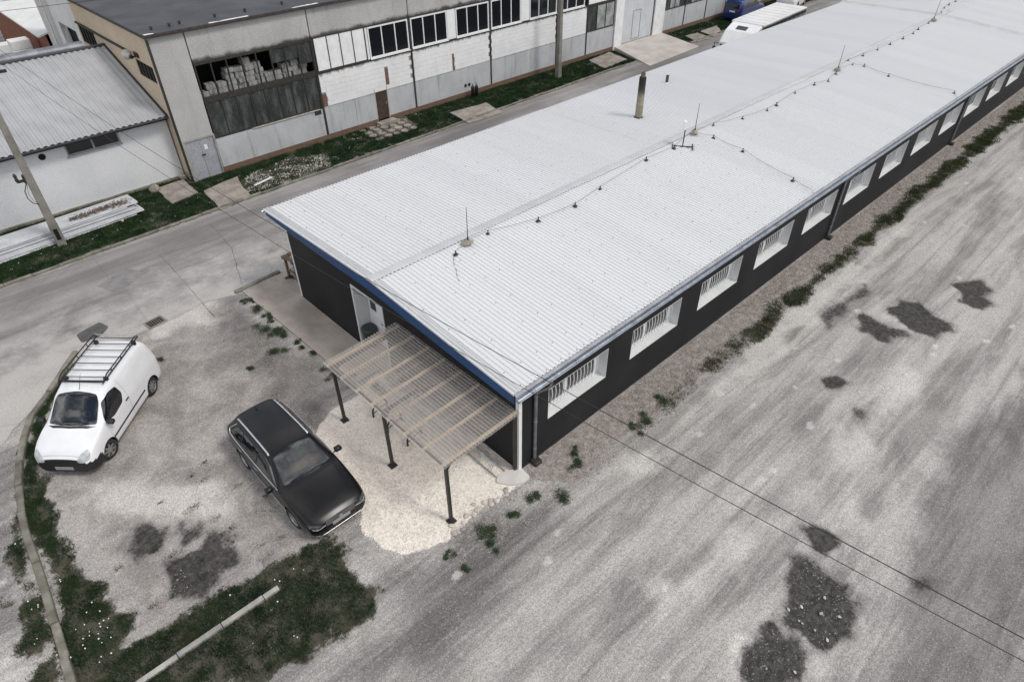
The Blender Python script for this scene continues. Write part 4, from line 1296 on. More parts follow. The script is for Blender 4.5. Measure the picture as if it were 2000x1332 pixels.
# big broken steel window
f = MB()
for k in range(9):
    x = 2.86 + k * (6.0 / 8)
    f.box(x - .025, FY - .01, 1.80, x + .025, FY + .08, 5.28)
f.box(2.83, FY - .012, 5.2, 8.86, FY + .082, 5.315).box(2.83, FY - .012, 3.48, 8.86, FY + .082, 3.74).box(2.83, FY - .012, 1.75, 8.86, FY + .1, 1.84)
bigw = f.build('window', MAT_FRAME, fac)
MB().box(4.8, FY - .06, 1.735, 8.7, FY - .013, 1.775).build('sill', MAT_LIME, bigw)
for k in range(8):
    x = 2.89 + k * .75
    MB().box(x, FY + .03, 1.84, x + .69, FY + .038, 3.48).build('pane', MAT_DGLASS, bigw)
    if k in (5, 6, 7):
        MB().box(x, FY + .03, 4.55 if k != 7 else 4.2, x + .69, FY + .038, 5.2).build('pane', MAT_DGLASS, bigw)
MB().box(2.83, FY + .3, 3.3, 9.0, FY + 1.9, 3.42).build('inner_floor', MAT_DARK, fac)
# pale foam blocks piled up behind the broken window
MAT_FOAM = M_noise('dirty_foam', (.16, .16, .152), (.34, .34, .325), 5, .9, 20, .4, .3)
hts = [.25, .45, .55, 1.05, .95, 1.15, .95, .45, .5, .62, .6, .62]
for i in range(12):
    x = 3.0 + i * .49
    z = 3.42
    top = 3.42 + hts[i] + .28
    while z < top - .1:
        h = random.choice((.22, .26, .3))
        o = MB().cbox(-.22, -.2, 0, .22, .2, h, .012).build('foam_block', MAT_FOAM, base=(0, 0, 0))
        o.location = (x + random.uniform(-.05, .05), FY + .42 + random.uniform(-.05, .1), z)
        o.rotation_euler = (0, 0, random.uniform(-.15, .15))
        tag(o, 'dusty pale foam block piled behind the broken factory window', 'block', 'foam blocks behind the broken window')
        z += h + .002
# old glazing near the ramp and beyond it
for a, b, nn in ((30.68, 33.62, 3), (39.98, 42.78, 4), (42.96, 45.95, 4), (46.15, 49.05, 4), (49.25, 52.1, 4), (52.3, 58.2, 8)):
    f = MB().box(a, FY - .01, 1.80, b, FY + .06, 1.88).box(a, FY - .01, 3.45, b, FY + .06, 3.53)
    for k in range(nn + 1):
        x = a + (b - a) * k / nn
        f.box(max(a, x - .03), FY - .012, 1.88, min(b, x + .03), FY + .062, 3.45)
    w = f.build('window', MAT_FRAME, fac)
    for k in range(nn):
        MB().box(a + (b - a) * k / nn + .03, FY + .02, 1.88, a + (b - a) * (k + 1) / nn - .03, FY + .03, 3.45).build('pane', MAT_PGLASS if (k + int(a)) % 3 else MAT_DGLASS, w)
    if a > 31: MB().box(a, FY, 3.55, b, FY + .2, 5.3).build('upper_panel', MAT_GREYP, fac)
MB().box(30.68, FY, 3.64, 33.62, FY + .2, 5.26).build('upper_panel', MAT_WBLOCK, fac)
# white gate with pillars and wicket door
for a, b in ((33.7, 34.62), (38.58, 39.9)):
    MB().box(a, FY - .12, .0, b, FY + .3, 5.3).build('gate_pillar', MAT_WBLOCK, fac)
gate = MB().box(34.64, FY + .02, .27, 38.56, FY + .1, 5.0).build('gate', M_noise('gate_grey_white', (.52, .54, .56), (.60, .62, .64), 1.2, .6), fac)
MB().box(34.64, FY + .02, 5.0, 38.56, FY + .3, 5.3).build('gate_head', MAT_WBLOCK, gate)
wd = MB()
for a, b, c_, d_ in ((35.95, .40, 36.0, 2.45), (36.9, .40, 36.95, 2.45), (36.0, 2.40, 36.9, 2.45), (36.0, .40, 36.9, .44)):
    wd.box(a, FY - .0, b, c_, FY + .021, d_)
wd.build('wicket_door', MAT_FLASH, gate)
MB().box(38.50, FY - .01, .27, 38.57, FY + .02, 5.0).build('guide_rail', MAT_FRAME, gate)
# grey steel double door at the corner, small white plate
MAT_SDOOR = stained('grey_steel_door', (.31, .32, .35), (.37, .385, .41), (.15, .15, .16), None, amt=.6, scale=2, vs=2.2)
sdr = MB().box(1.36, FY + .04, -.02, 2.04, FY + .1, 1.93).box(2.055, FY + .04, -.02, 2.72, FY + .1, 1.93).build('steel_door', MAT_SDOOR, fac)
MB().box(2.035, FY + .02, .9, 2.075, FY + .039, 1.93).build('cover_strip', MAT_SDOOR, sdr)
MB().box(1.98, FY - .02, 1.15, 2.16, FY + .039, 1.19).build('handle', MAT_FRAME, sdr)
pl = MB().box(2.2, FY + .028, 1.38, 2.36, FY + .038, 1.62).build('door_plate', MAT_PVC, sdr)
for k in range(3): MB().box(2.215 + .05 * k, FY + .024, 1.44, 2.245 + .05 * k, FY + .0275, 1.55).build('plate_mark', MAT_FRAME, pl) if False else None
MB().box(1.22, FY - .01, -.1, 1.355, FY + .3, 1.94).build('door_post', MAT_KERB, fac)
MB().box(2.725, FY - .01, -.1, 2.83, FY + .3, 1.94).build('door_post', MAT_KERB, fac)
# brown door
bd = MB().box(12.28, FY + .06, .20, 13.12, FY + .1, 1.98).build('brown_door', M_noise('brown_wood', (.045, .028, .020), (.075, .048, .035), 5, .7), fac)
MB().box(12.98, FY + .03, 1.0, 13.05, FY + .059, 1.15).build('handle', MAT_ZINC, bd)
MB().box(13.10, FY - .02, .15, 13.145, FY + .1, 2.02).box(12.25, FY - .02, .15, 12.29, FY + .1, 2.02).build('frame', MAT_LIME, bd)
MB().box(12.1, FY - .5, -.02, 13.3, FY - .041, .16).build('door_step', MAT_SLAB, bd)
for x in (19.03, 19.34):
    MB().lathe([(.0, FY - .05), (.09, FY - .05), (.10, FY - .012)], 12, (x, 0, .70), 'y').build('vent_hole', MAT_BLACK, fac)
MB().box(8.35, FY - .03, 1.5, 8.75, FY - .011, 1.72).build('vent_grille', MAT_FRAME, fac)
# cream gable
n0 = MB()
GXc = 1.22
def gpart(m, y0, z0, y1, z1): m.box(GXc - .02, y0, z0, GXc + .25, y1, z1)
wy = [(24.95, 27.1, 4.60, 5.35), (32.9, 35.5, 4.55, 5.5)]
m = MB()
gpart(m, FY + .31, -.1, 35.6, 4.55)
gpart(m, FY + .31, 5.5, 35.6, 6.61)
gpart(m, FY + .31, 4.55, 24.95, 5.5)
gpart(m, 27.1, 4.55, 32.9, 5.5)
gpart(m, 24.95, 5.35, 27.1, 5.5)
gpart(m, 24.95, 4.55, 27.1, 4.6)
gpart(m, 35.5, 4.55, 35.6, 5.5)
m.build('gable_wall', MAT_CREAM, fac)
MB().box(GXc - .03, FY - .02, 0, GXc - .0005, FY + .3, 6.61).build('corner_strip', MAT_FRAME, fac)
for y0, y1, z0, z1 in wy:
    f = MB()
    k_ = 5
    for k in range(k_ + 1):
        y = y0 + (y1 - y0) * k / k_
        f.box(GXc + .02, max(y0, y - .03), z0, GXc + .08, min(y1, y + .03), z1)
    f.box(GXc + .02, y0, z0, GXc + .08, y1, z0 + .04)
    w = f.build('window', MAT_FRAME, fac)
    for k in range(k_):
        MB().box(GXc + .09, y0 + (y1 - y0) * k / k_ + .03, z0, GXc + .1, y0 + (y1 - y0) * (k + 1) / k_ - .03, z1).build('pane', MAT_DGLASS, w)
MB().box(GXc - .12, 27.6, 5.52, GXc - .021, 35.5, 5.60).build('ledge', MAT_FRAME, fac)
# horn loudspeaker on the cream wall
t = thing('horn_loudspeaker', 'pale horn loudspeaker bracketed to the cream gable wall', 'loudspeaker', (GXc - .03, 26.6, 5.55))
MB().lathe([(.06, .0), (.07, .12), (.10, .26), (.17, .40), (.24, .46), (.21, .45), (.05, .2)], 14, (-.25, .1, 0), 'y').build('horn', M_plain('aged_white', (.55, .53, .48), .6), t, True, True)
MB().lathe([(.08, -.16), (.09, -.12), (.09, .0), (.06, .02)], 12, (-.25, .1, 0), 'y').build('driver', MAT_BSTEEL, t, True, True)
MB().box(-.25, -.06, -.03, .0, -.02, .03).box(-.05, -.25, -.05, .01, .25, .15).build('bracket', MAT_BSTEEL, t, True)
# two black gas bottles by the vents
MAT_BOTTLE = M_plain('black_bottle', (.012, .012, .013), .4)
for x, y in ((19.25, 23.95), (19.52, 23.9)):
    t = thing('gas_bottle', 'slim black gas bottle standing against the grey factory wall', 'gas bottle', (x, y, 0), 0, 'gas bottles by the factory wall')
    MB().lathe([(.10, 0), (.115, .02), (.115, .62), (.09, .70), (.04, .74), (.035, .78)], 14).build('body', MAT_BOTTLE, t, True, True)
    MB().lathe([(.03, .77), (.03, .84), (.045, .85), (.045, .88), (.0, .89)], 10).build('valve', MAT_ZINC, t, True)

# ================================================================== white annex behind the factory and what stands beyond
ann = thing('white_annex', 'whitewashed annex wall with a dark opening behind the cream gable', 'building', (1.3, 38, 0))
MAT_WWALL = stained('whitewash', (.62, .62, .60), (.70, .70, .685), (.40, .39, .37), None, amt=.35)
MB().box(1.25, 35.62, 0, 1.6, 36.7, 8.2).box(1.25, 36.7, 4.85, 1.6, 40.0, 8.2).box(1.25, 36.7, 0, 1.6, 40.0, 3.3).box(1.25, 40.0, 0, 1.6, 41.0, 8.2).build('wall', MAT_WWALL, ann)
MB().box(1.7, 36.5, 3.1, 1.9, 40.2, 5.0).build('opening', MAT_DARK, ann)
MB().box(1.05, 41.0, 0, 1.6, 41.5, 8.0).build('pilaster', MAT_WWALL, ann)
MB().box(1.15, 41.5, 0, 1.6, 43.6, 7.5).build('wall', stained('old_beige', (.50, .48, .44), (.56, .54, .50), (.4, .38, .34), None), ann)
MB().tube([(1.0, 41.25, .2), (1.0, 41.25, 8.0)], .06, 8).build('rain_pipe', MAT_WWALL, ann)
MAT_ORANGE = M_noise('rust_brown_sheet', (.16, .055, .028), (.24, .085, .042), 2, .6, 20, .15)
shed = thing('brown_shed', 'white roofed shed with rust brown corrugated wall behind the small house', 'shed', (.9, 50, 0))
m = MB()
V = []
for i in range(0, 161):
    y = 43.7 + i * .1
    V.append([(.95 + (.05 if i % 4 < 2 else 0), y, 0), (.95 + (.05 if i % 4 < 2 else 0), y, 3.45)])
m.grid(V)
m.build('wall', MAT_ORANGE, shed)
MB().add([(.55, 43.62, 3.40), (.55, 62, 3.40), (8, 62, 5.2), (8, 43.62, 5.2), (.55, 43.62, 3.5), (.55, 62, 3.5), (8, 62, 5.3), (8, 43.62, 5.3)], [(0, 3, 2, 1), (4, 5, 6, 7), (0, 1, 5, 4), (1, 2, 6, 5), (2, 3, 7, 6), (3, 0, 4, 7)]).build('roof', MAT_WWALL, shed)
MB().box(1.4, 43.65, 0, 7.8, 61, 3.3).build('core', MAT_DARK, shed)
# white block stacks next to the shed
for i, (x, y, h) in enumerate(((-.2, 44.5, 1.9), (-.1, 46.6, 2.4), (-.6, 48.8, 2.1))):
    t = thing('pallet_stack', ['low', 'tall', 'middle'][i] + ' stack of white wrapped blocks beside the brown shed', 'stack', (x, y, 0))
    MB().box(-.6, -.5, 0, .6, .5, .14).build('pallet', MAT_WOOD, t, True)
    z = .14
    while z < h:
        MB().cbox(-.58 + random.uniform(-.04, .04), -.48, z, .58 + random.uniform(-.04, .04), .48, z + .55, .03).build('wrapped_block', MAT_WWALL, t, True)
        z += .56

# ================================================================== small white house on the left
hs = thing('small_house', 'low white rendered house with a grey corrugated lean-to roof', 'building', (-6, 25.4, 0))
MAT_HWALL = stained('white_render', (.63, .64, .65), (.70, .705, .71), (.50, .50, .50), None, amt=.2, scale=.6)
HY = 25.4
wl = MB()
wl.box(-14, HY, .12, -3.35, HY + .3, 3.06).box(-1.06, HY, .12, 1.14, HY + .3, 3.06).box(-3.35, HY, .12, -1.06, HY + .3, 2.38).box(-3.35, HY, 2.94, -1.06, HY + .3, 3.06)
wl.box(-14, HY + .3, .12, -13.7, 31.4, 3.1)
wl.build('wall', MAT_HWALL, hs)
MB().box(-14.02, HY - .10, -.1, 1.16, HY + .3, .12).build('plinth', MAT_KERBD, hs)
MB().box(-13.6, HY + .6, 0, 1.1, 31.2, 3.0).build('core', MAT_DARK, hs)
f = MB().box(-3.4, HY - .05, 2.33, -1.02, HY + .1, 2.40).box(-3.35, HY + .04, 2.40, -3.28, HY + .1, 2.94).box(-1.13, HY + .04, 2.40, -1.06, HY + .1, 2.94).box(-2.25, HY + .04, 2.40, -2.17, HY + .1, 2.94).box(-3.28, HY + .04, 2.40, -2.25, HY + .1, 2.45).box(-2.17, HY + .04, 2.40, -1.13, HY + .1, 2.45)
w = f.build('window', MAT_FLASH, hs)
for a, b in ((-3.28, -2.25), (-2.17, -1.13)): MB().box(a, HY + .07, 2.45, b, HY + .08, 2.94).build('pane', MAT_GLASSD, w)
MB().lathe([(.0, HY - .012), (.14, HY - .012), (.15, HY + .01)], 16, (-4.3, 0, 2.66), 'y').build('vent_hole', MAT_BLACK, hs)
# roof sheets
RH = .27
def hz(y): return 3.17 + (y - 25.05) * (5.12 - 3.17) / (31.4 - 25.05)
prof = []
for r in range(4):
    b = r * RH
    prof += [(b, 0), (b + .10, 0), (b + .13, .04), (b + .23, .04)]
prof.append((4 * RH, 0))
hm = MB().grid([[(p[0], y, hz(y) + p[1]) for y in (25.0, 31.4)] for p in prof]).mesh('roof_sheet')
MAT_HROOF = M_noise('grey_metal_roof', (.345, .347, .352), (.43, .432, .438), .7, .55, 15, .12, .05, var=.04)
x = 1.16 - 4 * RH
k = 0
while x > -15:
    o = link_mesh('roof_sheet', hm, MAT_HROOF, hs)
    o.location = Vector((x, 0, .001 * (k % 2))) - Vector((-6, 25.4, 0))
    x -= 4 * RH
    k += 1
dk = MB()
dk.add([(-14.2, 25.1, hz(25.1) - .12), (1.12, 25.1, hz(25.1) - .12), (1.12, 31.4, hz(31.4) - .12), (-14.2, 31.4, hz(31.4) - .12), (-14.2, 25.1, hz(25.1) - .01), (1.12, 25.1, hz(25.1) - .01), (1.12, 31.4, hz(31.4) - .01), (-14.2, 31.4, hz(31.4) - .01)],
       [(0, 3, 2, 1), (4, 5, 6, 7), (0, 1, 5, 4), (1, 2, 6, 5), (2, 3, 7, 6), (3, 0, 4, 7)])
dk.build('roof_deck', MAT_FRAME, hs)
MB().add([(1.09, 25.0, hz(25) + .0), (1.19, 25.0, hz(25) + .0), (1.19, 31.5, hz(31.5) + .0), (1.09, 31.5, hz(31.5)), (1.09, 25.0, hz(25) + .07), (1.19, 25.0, hz(25) + .07), (1.19, 31.5, hz(31.5) + .07), (1.09, 31.5, hz(31.5) + .07)], [(0, 3, 2, 1), (4, 5, 6, 7), (0, 1, 5, 4), (1, 2, 6, 5), (2, 3, 7, 6), (3, 0, 4, 7)]).build('verge_board', MAT_FRAME, hs)
MB().box(-14.2, 31.32, 5.05, 1.19, 31.62, 5.20).build('ridge_flashing', MAT_BITUMEN, hs)
gp = [(24.92 + .07 * math.cos(math.pi * i / 6), 3.15 - .07 * math.sin(math.pi * i / 6)) for i in range(7)]
gi = [(24.92 + .06 * math.cos(math.pi * i / 6), 3.15 - .06 * math.sin(math.pi * i / 6)) for i in range(7)][::-1]
MB().extr(gp + gi, 'x', -14.2, 1.18).build('gutter', MAT_BITUMEN, hs)
MB().box(-14.1, 25.06, 2.98, 1.15, 25.40, 3.05).build('eave_board', MAT_FRAME, hs)
t = MB().tube([(-14.5, 32.4, 5.0), (.4, 32.4, 5.0)], .30, 14).build('duct_pipe', M_noise('duct_grey', (.15, .16, .18), (.25, .26, .28), 2, .5, metal=.4), base=(-6, 32.4, 4.7), smooth=True)
tag(t, 'thick grey duct running behind the small house roof ridge', 'duct')
t = thing('duct_trestle', 'steel trestle carrying the thick grey duct', 'trestle', (-3, 32.4, 0))
for x in (-8.0, -3.0, .2): MB().box(x - .06, 32.34, 0, x + .06, 32.46, 4.71).build('leg', MAT_BSTEEL, t)
# boulder at the house corner
o = link_mesh('boulder', rock_mesh('boulder', 91, .34, .3, .32), MAT_BLOCK)
o.location = (-.55, 24.75, .15)
tag(o, 'rough mossy boulder at the corner of the small house', 'boulder')
o = link_mesh('boulder', rock_mesh('boulder', 93, .26, .22, .3), MAT_BLOCK)
o.location = (.95, 25.05, .14)
tag(o, 'small pale boulder wedged beside the steel door', 'boulder')

# ================================================================== poles and wires
MAT_POLE = M_noise('pole_concrete', (.165, .155, .135), (.26, .245, .22), 1.6, .9, 20, .3, .3, var=.05)
def pole(loc, h, label, hatch=False, a=.30, b=.19, rot=0):
    t = thing('utility_pole', label, 'pole', (loc[0], loc[1], 0), rot)
    m = MB()
    for z0, z1, s0, s1 in ((-.3, .95, a * 1.12, a * 1.08), (.95, h, a, b)):
        c = .03
        def ring(s): return [(-s / 2 + c, -s / 2), (s / 2 - c, -s / 2), (s / 2, -s / 2 + c), (s / 2, s / 2 - c), (s / 2 - c, s / 2), (-s / 2 + c, s / 2), (-s / 2, s / 2 - c), (-s / 2, -s / 2 + c)]
        r0, r1 = ring(s0), ring(s1)
        V = [p + (z0,) for p in r0] + [p + (z1,) for p in r1]
        m.add(V, [(i, (i + 1) % 8, 8 + (i + 1) % 8, 8 + i) for i in range(8)] + [tuple(range(8))[::-1], tuple(range(8, 16))])
    m.build('shaft', MAT_POLE, t, True)
    if hatch:
        MB().box(-.08, -a * .56 - .006, .32, .08, -a * .56 + .05, .82).build('hatch', MAT_BLACK, t, True)
        MB().box(-.45, -.08, 2.95, -.13, .0, 3.05).box(-.22, -.12, 2.9, -.1, .12, 3.2).build('bracket', MAT_BSTEEL, t, True)
        pts = [(-.16, -.05, 2.9), (-.34, -.1, 2.6), (-.36, -.14, 2.3), (-.26, -.16, 2.08), (-.1, -.17, 2.0)]
        MB().tube(pts, .018, 6).build('cable_loop', MAT_BSTEEL, t, True)
        pts = [(-.14, -.08, 2.95), (-.26, -.14, 2.5), (-.22, -.17, 2.15), (-.08, -.17, 2.05)]
        MB().tube(pts, .014, 6).build('cable_loop', MAT_ZINC, t, True)
        MB().lathe([(.05, 3.0), (.07, 3.08), (.05, 3.16), (.07, 3.24), (.03, 3.34)], 10, (-.42, -.04, 0)).build('insulator', MAT_BSTEEL, t, True)
        MB().box(-.9, -.05, 6.95, .9, .05, 7.05).build('cross_arm', MAT_BSTEEL, t, True)
    return t
pole((-5.39, 22.38), 7.6, 'square concrete utility pole rising beside the scrap sheet pile', True, .32, .2, R(-8))
pole((26.06, 22.86), 8.6, 'square concrete utility pole in the grass before the factory windows', False, .32, .2)
MAT_WIRE = M_plain('black_wire', (.018, .018, .018), .6)
def wire(a, b, sag, r, label):
    P_ = []
    for i in range(33):
        t = i / 32
        P_.append((a[0] + (b[0] - a[0]) * t, a[1] + (b[1] - a[1]) * t, a[2] + (b[2] - a[2]) * t - 4 * sag * t * (1 - t)))
    o = MB().tube(P_, r, 5).build('overhead_wire', MAT_WIRE, base=a)
    tag(o, label, 'wire', 'overhead wires crossing the yard')
for (a, b, sg, r), lb in zip(WIRES, ('overhead wire crossing the white roof from its ridge end to the first barred window', 'overhead wire dipping past the blue fascia and over the hall corner downpipe')): wire(a, b, sg, r, lb)
for z, x1 in ((7.9, 30), (7.5, 32)):
    o = MB().tube([(-8, 31, z), (10, 29.5, z - .25), (x1, 27.6, z)], .012, 4).build('overhead_wire', MAT_WIRE, base=(-8, 31, z))
    tag(o, 'overhead wire stretched over the dark factory roof', 'wire', 'overhead wires above the factory roof')

# ================================================================== scrap sheets, wooden stand, small things
MAT_SCRAP = M_noise('scrap_white_sheet', (.46, .47, .48), (.58, .59, .60), 1.2, .45, 15, .15, .05, var=.12)
nr = 9
sp_prof = []
for r in range(nr):
    b = r * .13
    sp_prof += [(b, 0), (b + .035, 0), (b + .045, .065), (b + .12, .065)]
sp_prof.append((nr * .13, 0))
spm = MB().grid([[(x, p[0], p[1]) for x in (0, 3.2, 6.2)] for p in sp_prof]).mesh('scrap_sheet')
for i, (x, y, z, rz) in enumerate(((-8.3, 22.35, .05, 4), (-7.95, 22.43, .14, 3.4), (-8.2, 22.72, .23, 3.0), (-8.5, 22.84, .31, 3.0), (-8.0, 22.86, .39, 3.3), (-14.3, 22.0, .06, 3.5), (-14.2, 22.4, .2, 3.2), (-14.25, 22.52, .31, 3.2))):
    o = link_mesh('scrap_sheet', spm, MAT_SCRAP)
    o.location = (x, y, z)
    o.rotation_euler = (R(-2), 0, R(rz))
    tag(o, 'white corrugated metal sheet lying in the pile beside the small house', 'metal sheet', 'scrap metal sheets piled by the small house')
for i in range(5):
    o = MB().cbox(-.05, -.6, -.02, .05, .6, .05, .01).build('timber_batten', MAT_WOOD)
    o.location = (-13 + i * 2.55, 23.0 + i * .06, .015)
    tag(o, 'timber batten propping the pile of scrap sheets', 'batten', 'battens below the scrap sheets')
m = MB()
for i in range(420):
    u = random.random()
    x = -4.6 + 2.5 * u + random.gauss(0, .05)
    y = 23.42 + .16 * u + random.gauss(0, .09 + .10 * u)
    z = .465 + random.uniform(0, .05)
    a = random.uniform(0, 6.28)
    s = random.uniform(.03, .07)
    c_, s_ = math.cos(a) * s, math.sin(a) * s
    m.add([(x - c_, y - s_, z), (x + s_ * .6, y - c_ * .6, z + .02), (x + c_, y + s_, z + .01), (x - s_ * .6, y + c_ * .6, z + .025)], [(0, 1, 2), (0, 2, 3)])
o = m.build('dry_leaves', M_noise('dead_leaf', (.10, .065, .045), (.17, .12, .085), 9, .9))
struct(o, 'stuff')
t = thing('wooden_stand', 'weathered brown timber trestle stand behind the hall corner', 'stand', (.75, 13.1, 0), R(6))
MAT_OLDW = M_noise('weathered_wood', (.13, .085, .05), (.22, .155, .10), 7, .85, 30, .3, .3)
for sx, sy in ((-.38, -.3), (.38, -.3), (-.38, .3), (.38, .3)):
    MB().cbox(sx - .045, sy - .045, 0, sx + .045, sy + .045, .84, .01).build('leg', MAT_OLDW, t, True)
for sy in (-.3, .3):
    MB().cbox(-.5, sy - .05, .84, .5, sy + .05, .92, .01).build('rail', MAT_OLDW, t, True)
for sx in (-.38, .38):
    MB().cbox(sx - .03, -.25, .3, sx + .03, .25, .38, .01).build('brace', MAT_OLDW, t, True)
for k in range(4):
    MB().cbox(-.5 + .26 * k, -.38, .922, -.5 + .26 * k + .22, .38, .95, .006).build('plank', MAT_OLDW, t, True)
o = MB().cbox(-.55, -.05, .0, .55, .05, .05, .008).build('plank', MAT_PVC)
o.location = (3.6, 21.75, .12)
o.rotation_euler = (0, 0, R(14))
tag(o, 'white painted plank lying across the rubble patch', 'plank')

# ================================================================== vehicles
def pchip(xs, ys, xq):
    xs, ys = np.asarray(xs, float), np.asarray(ys, float)
    h = np.diff(xs)
    d = np.diff(ys) / h
    m = np.zeros(len(xs))
    for i in range(1, len(xs) - 1):
        if d[i - 1] * d[i] > 0:
            w1, w2 = 2 * h[i] + h[i - 1], h[i] + 2 * h[i - 1]
            m[i] = (w1 + w2) / (w1 / d[i - 1] + w2 / d[i])
    m[0], m[-1] = d[0], d[-1]
    i = np.clip(np.searchsorted(xs, xq) - 1, 0, len(xs) - 2)
    t = (xq - xs[i]) / h[i]
    return ((1 + 2 * t) * (1 - t) ** 2 * ys[i] + t * (1 - t) ** 2 * h[i] * m[i] + t * t * (3 - 2 * t) * ys[i + 1] + t * t * (t - 1) * h[i] * m[i + 1])
def loft_body(stations, ns=72, per=5):
    """stations: list of (x, [(y,z)*8 from sill bottom to roof centre]); returns closed mesh data + grid"""
    stations = sorted(stations)
    xs = [s[0] for s in stations]
    A = np.array([s[1] for s in stations], float)          # S,K,2
    # sample x: denser at ends
    u = np.linspace(0, 1, ns)
    xq = xs[0] + (xs[-1] - xs[0]) * (u - .035 * np.sin(2 * np.pi * u) * 1.6)
    K = A.shape[1]
    G = np.zeros((ns, K, 2))
    for k in range(K):
        for c in range(2): G[:, k, c] = pchip(xs, A[:, k, c], xq)
    # smooth section: centripetal-ish Catmull-Rom
    ring = []
    for i in range(ns):
        p = G[i]
        pts = [p[0]]
        for k in range(K - 1):
            p0 = p[k - 1] if k > 0 else p[0]
            p1, p2 = p[k], p[k + 1]
            p3 = p[k + 2] if k + 2 < K else np.array((-p[K - 2][0], p[K - 2][1]))
            for j in range(1, per + 1):
                t = j / per
                q = .5 * ((2 * p1) + (-p0 + p2) * t + (2 * p0 - 5 * p1 + 4 * p2 - p3) * t * t + (-p0 + 3 * p1 - 3 * p2 + p3) * t ** 3)
                pts.append(q)
        pts = np.array(pts)
        pts[-1][0] = 0
        left = pts                              # +y side bottom -> top
        right = pts[:-1][::-1] * np.array((-1, 1))
        ring.append(np.vstack([left, right]))
    ring = np.array(ring)
    m = ring.shape[1]
    V = [(xq[i], ring[i, j, 0], ring[i, j, 1]) for i in range(ns) for j in range(m)]
    F = []
    for i in range(ns - 1):
        for j in range(m):
            j2 = (j + 1) % m
            F.append((i * m + j, i * m + j2, (i + 1) * m + j2, (i + 1) * m + j))
    F.append(tuple(range(m)))
    F.append(tuple(range((ns - 1) * m, ns * m))[::-1])
    return V, F
def make_body(name, stations, paint, plastic, wheels, wr, parent, plastic_fn=None):
    V, F = loft_body(stations)
    me = bpy.data.meshes.new(name)
    me.from_pydata(V, [], F)
    bm = bmesh.new()
    bm.from_mesh(me)
    bmesh.ops.recalc_face_normals(bm, faces=bm.faces)
    bm.to_mesh(me)
    bvh = BVHTree.FromBMesh(bm)
    bm.free()
    for mt in (paint, MAT_DARK, plastic): me.materials.append(mt)
    if plastic_fn:
        for p in me.polygons:
            if plastic_fn(p.center): p.material_index = 2
    body = bpy.data.objects.new(name, me)
    C.objects.link(body)
    cut = MB()
    for wx, wy in wheels:
        s = 1 if wy > 0 else -1
        cut.lathe([(wr + .055, s * (abs(wy) - .26)), (wr + .055, s * (abs(wy) + .5))], 28, (wx, 0, wr), 'y')
    cm = cut.mesh('cutter')
    cm.materials.append(paint)
    cm.materials.append(MAT_DARK)
    for p in cm.polygons: p.material_index = 1
    co = bpy.data.objects.new('cutter', cm)
    C.objects.link(co)
    md = body.modifiers.new('b', 'BOOLEAN')
    md.object = co
    md.operation = 'DIFFERENCE'
    md.solver = 'EXACT'
    try: md.material_mode = 'TRANSFER'
    except Exception: pass
    dg = bpy.context.evaluated_depsgraph_get()
    dg.update()
    em = bpy.data.meshes.new_from_object(body.evaluated_get(dg))
    body.modifiers.clear()
    old = body.data
    bpy.data.objects.remove(co)
    # split plastic faces to a bumper part
    def sub(idx, nm):
        bm = bmesh.new()
        bm.from_mesh(em)
        bmesh.ops.delete(bm, geom=[f for f in bm.faces if f.material_index not in idx], context='FACES')
        m2 = bpy.data.meshes.new(nm)
        bm.to_mesh(m2)
        bm.free()
        m2.shade_smooth()
        m2.set_sharp_from_angle(angle=R(40))
        return m2
    mats = [m_ for m_ in em.materials]
    names = {m_.name: i for i, m_ in enumerate(mats)}
    ip, idk, ipl = names.get(paint.name, 0), names.get(MAT_DARK.name, 1), names.get(plastic.name, 2)
    b2 = sub((ip, idk), name)
    for m_ in mats: b2.materials.append(m_) if len(b2.materials) < len(mats) else None
    body.data = b2
    body.parent = parent
    if plastic_fn:
        b3 = sub((ipl,), 'bumper')
        while len(b3.materials) < len(mats): b3.materials.append(mats[len(b3.materials)])
        o = bpy.data.objects.new('bumper', b3)
        C.objects.link(o)
        o.parent = parent
    return body, bvh
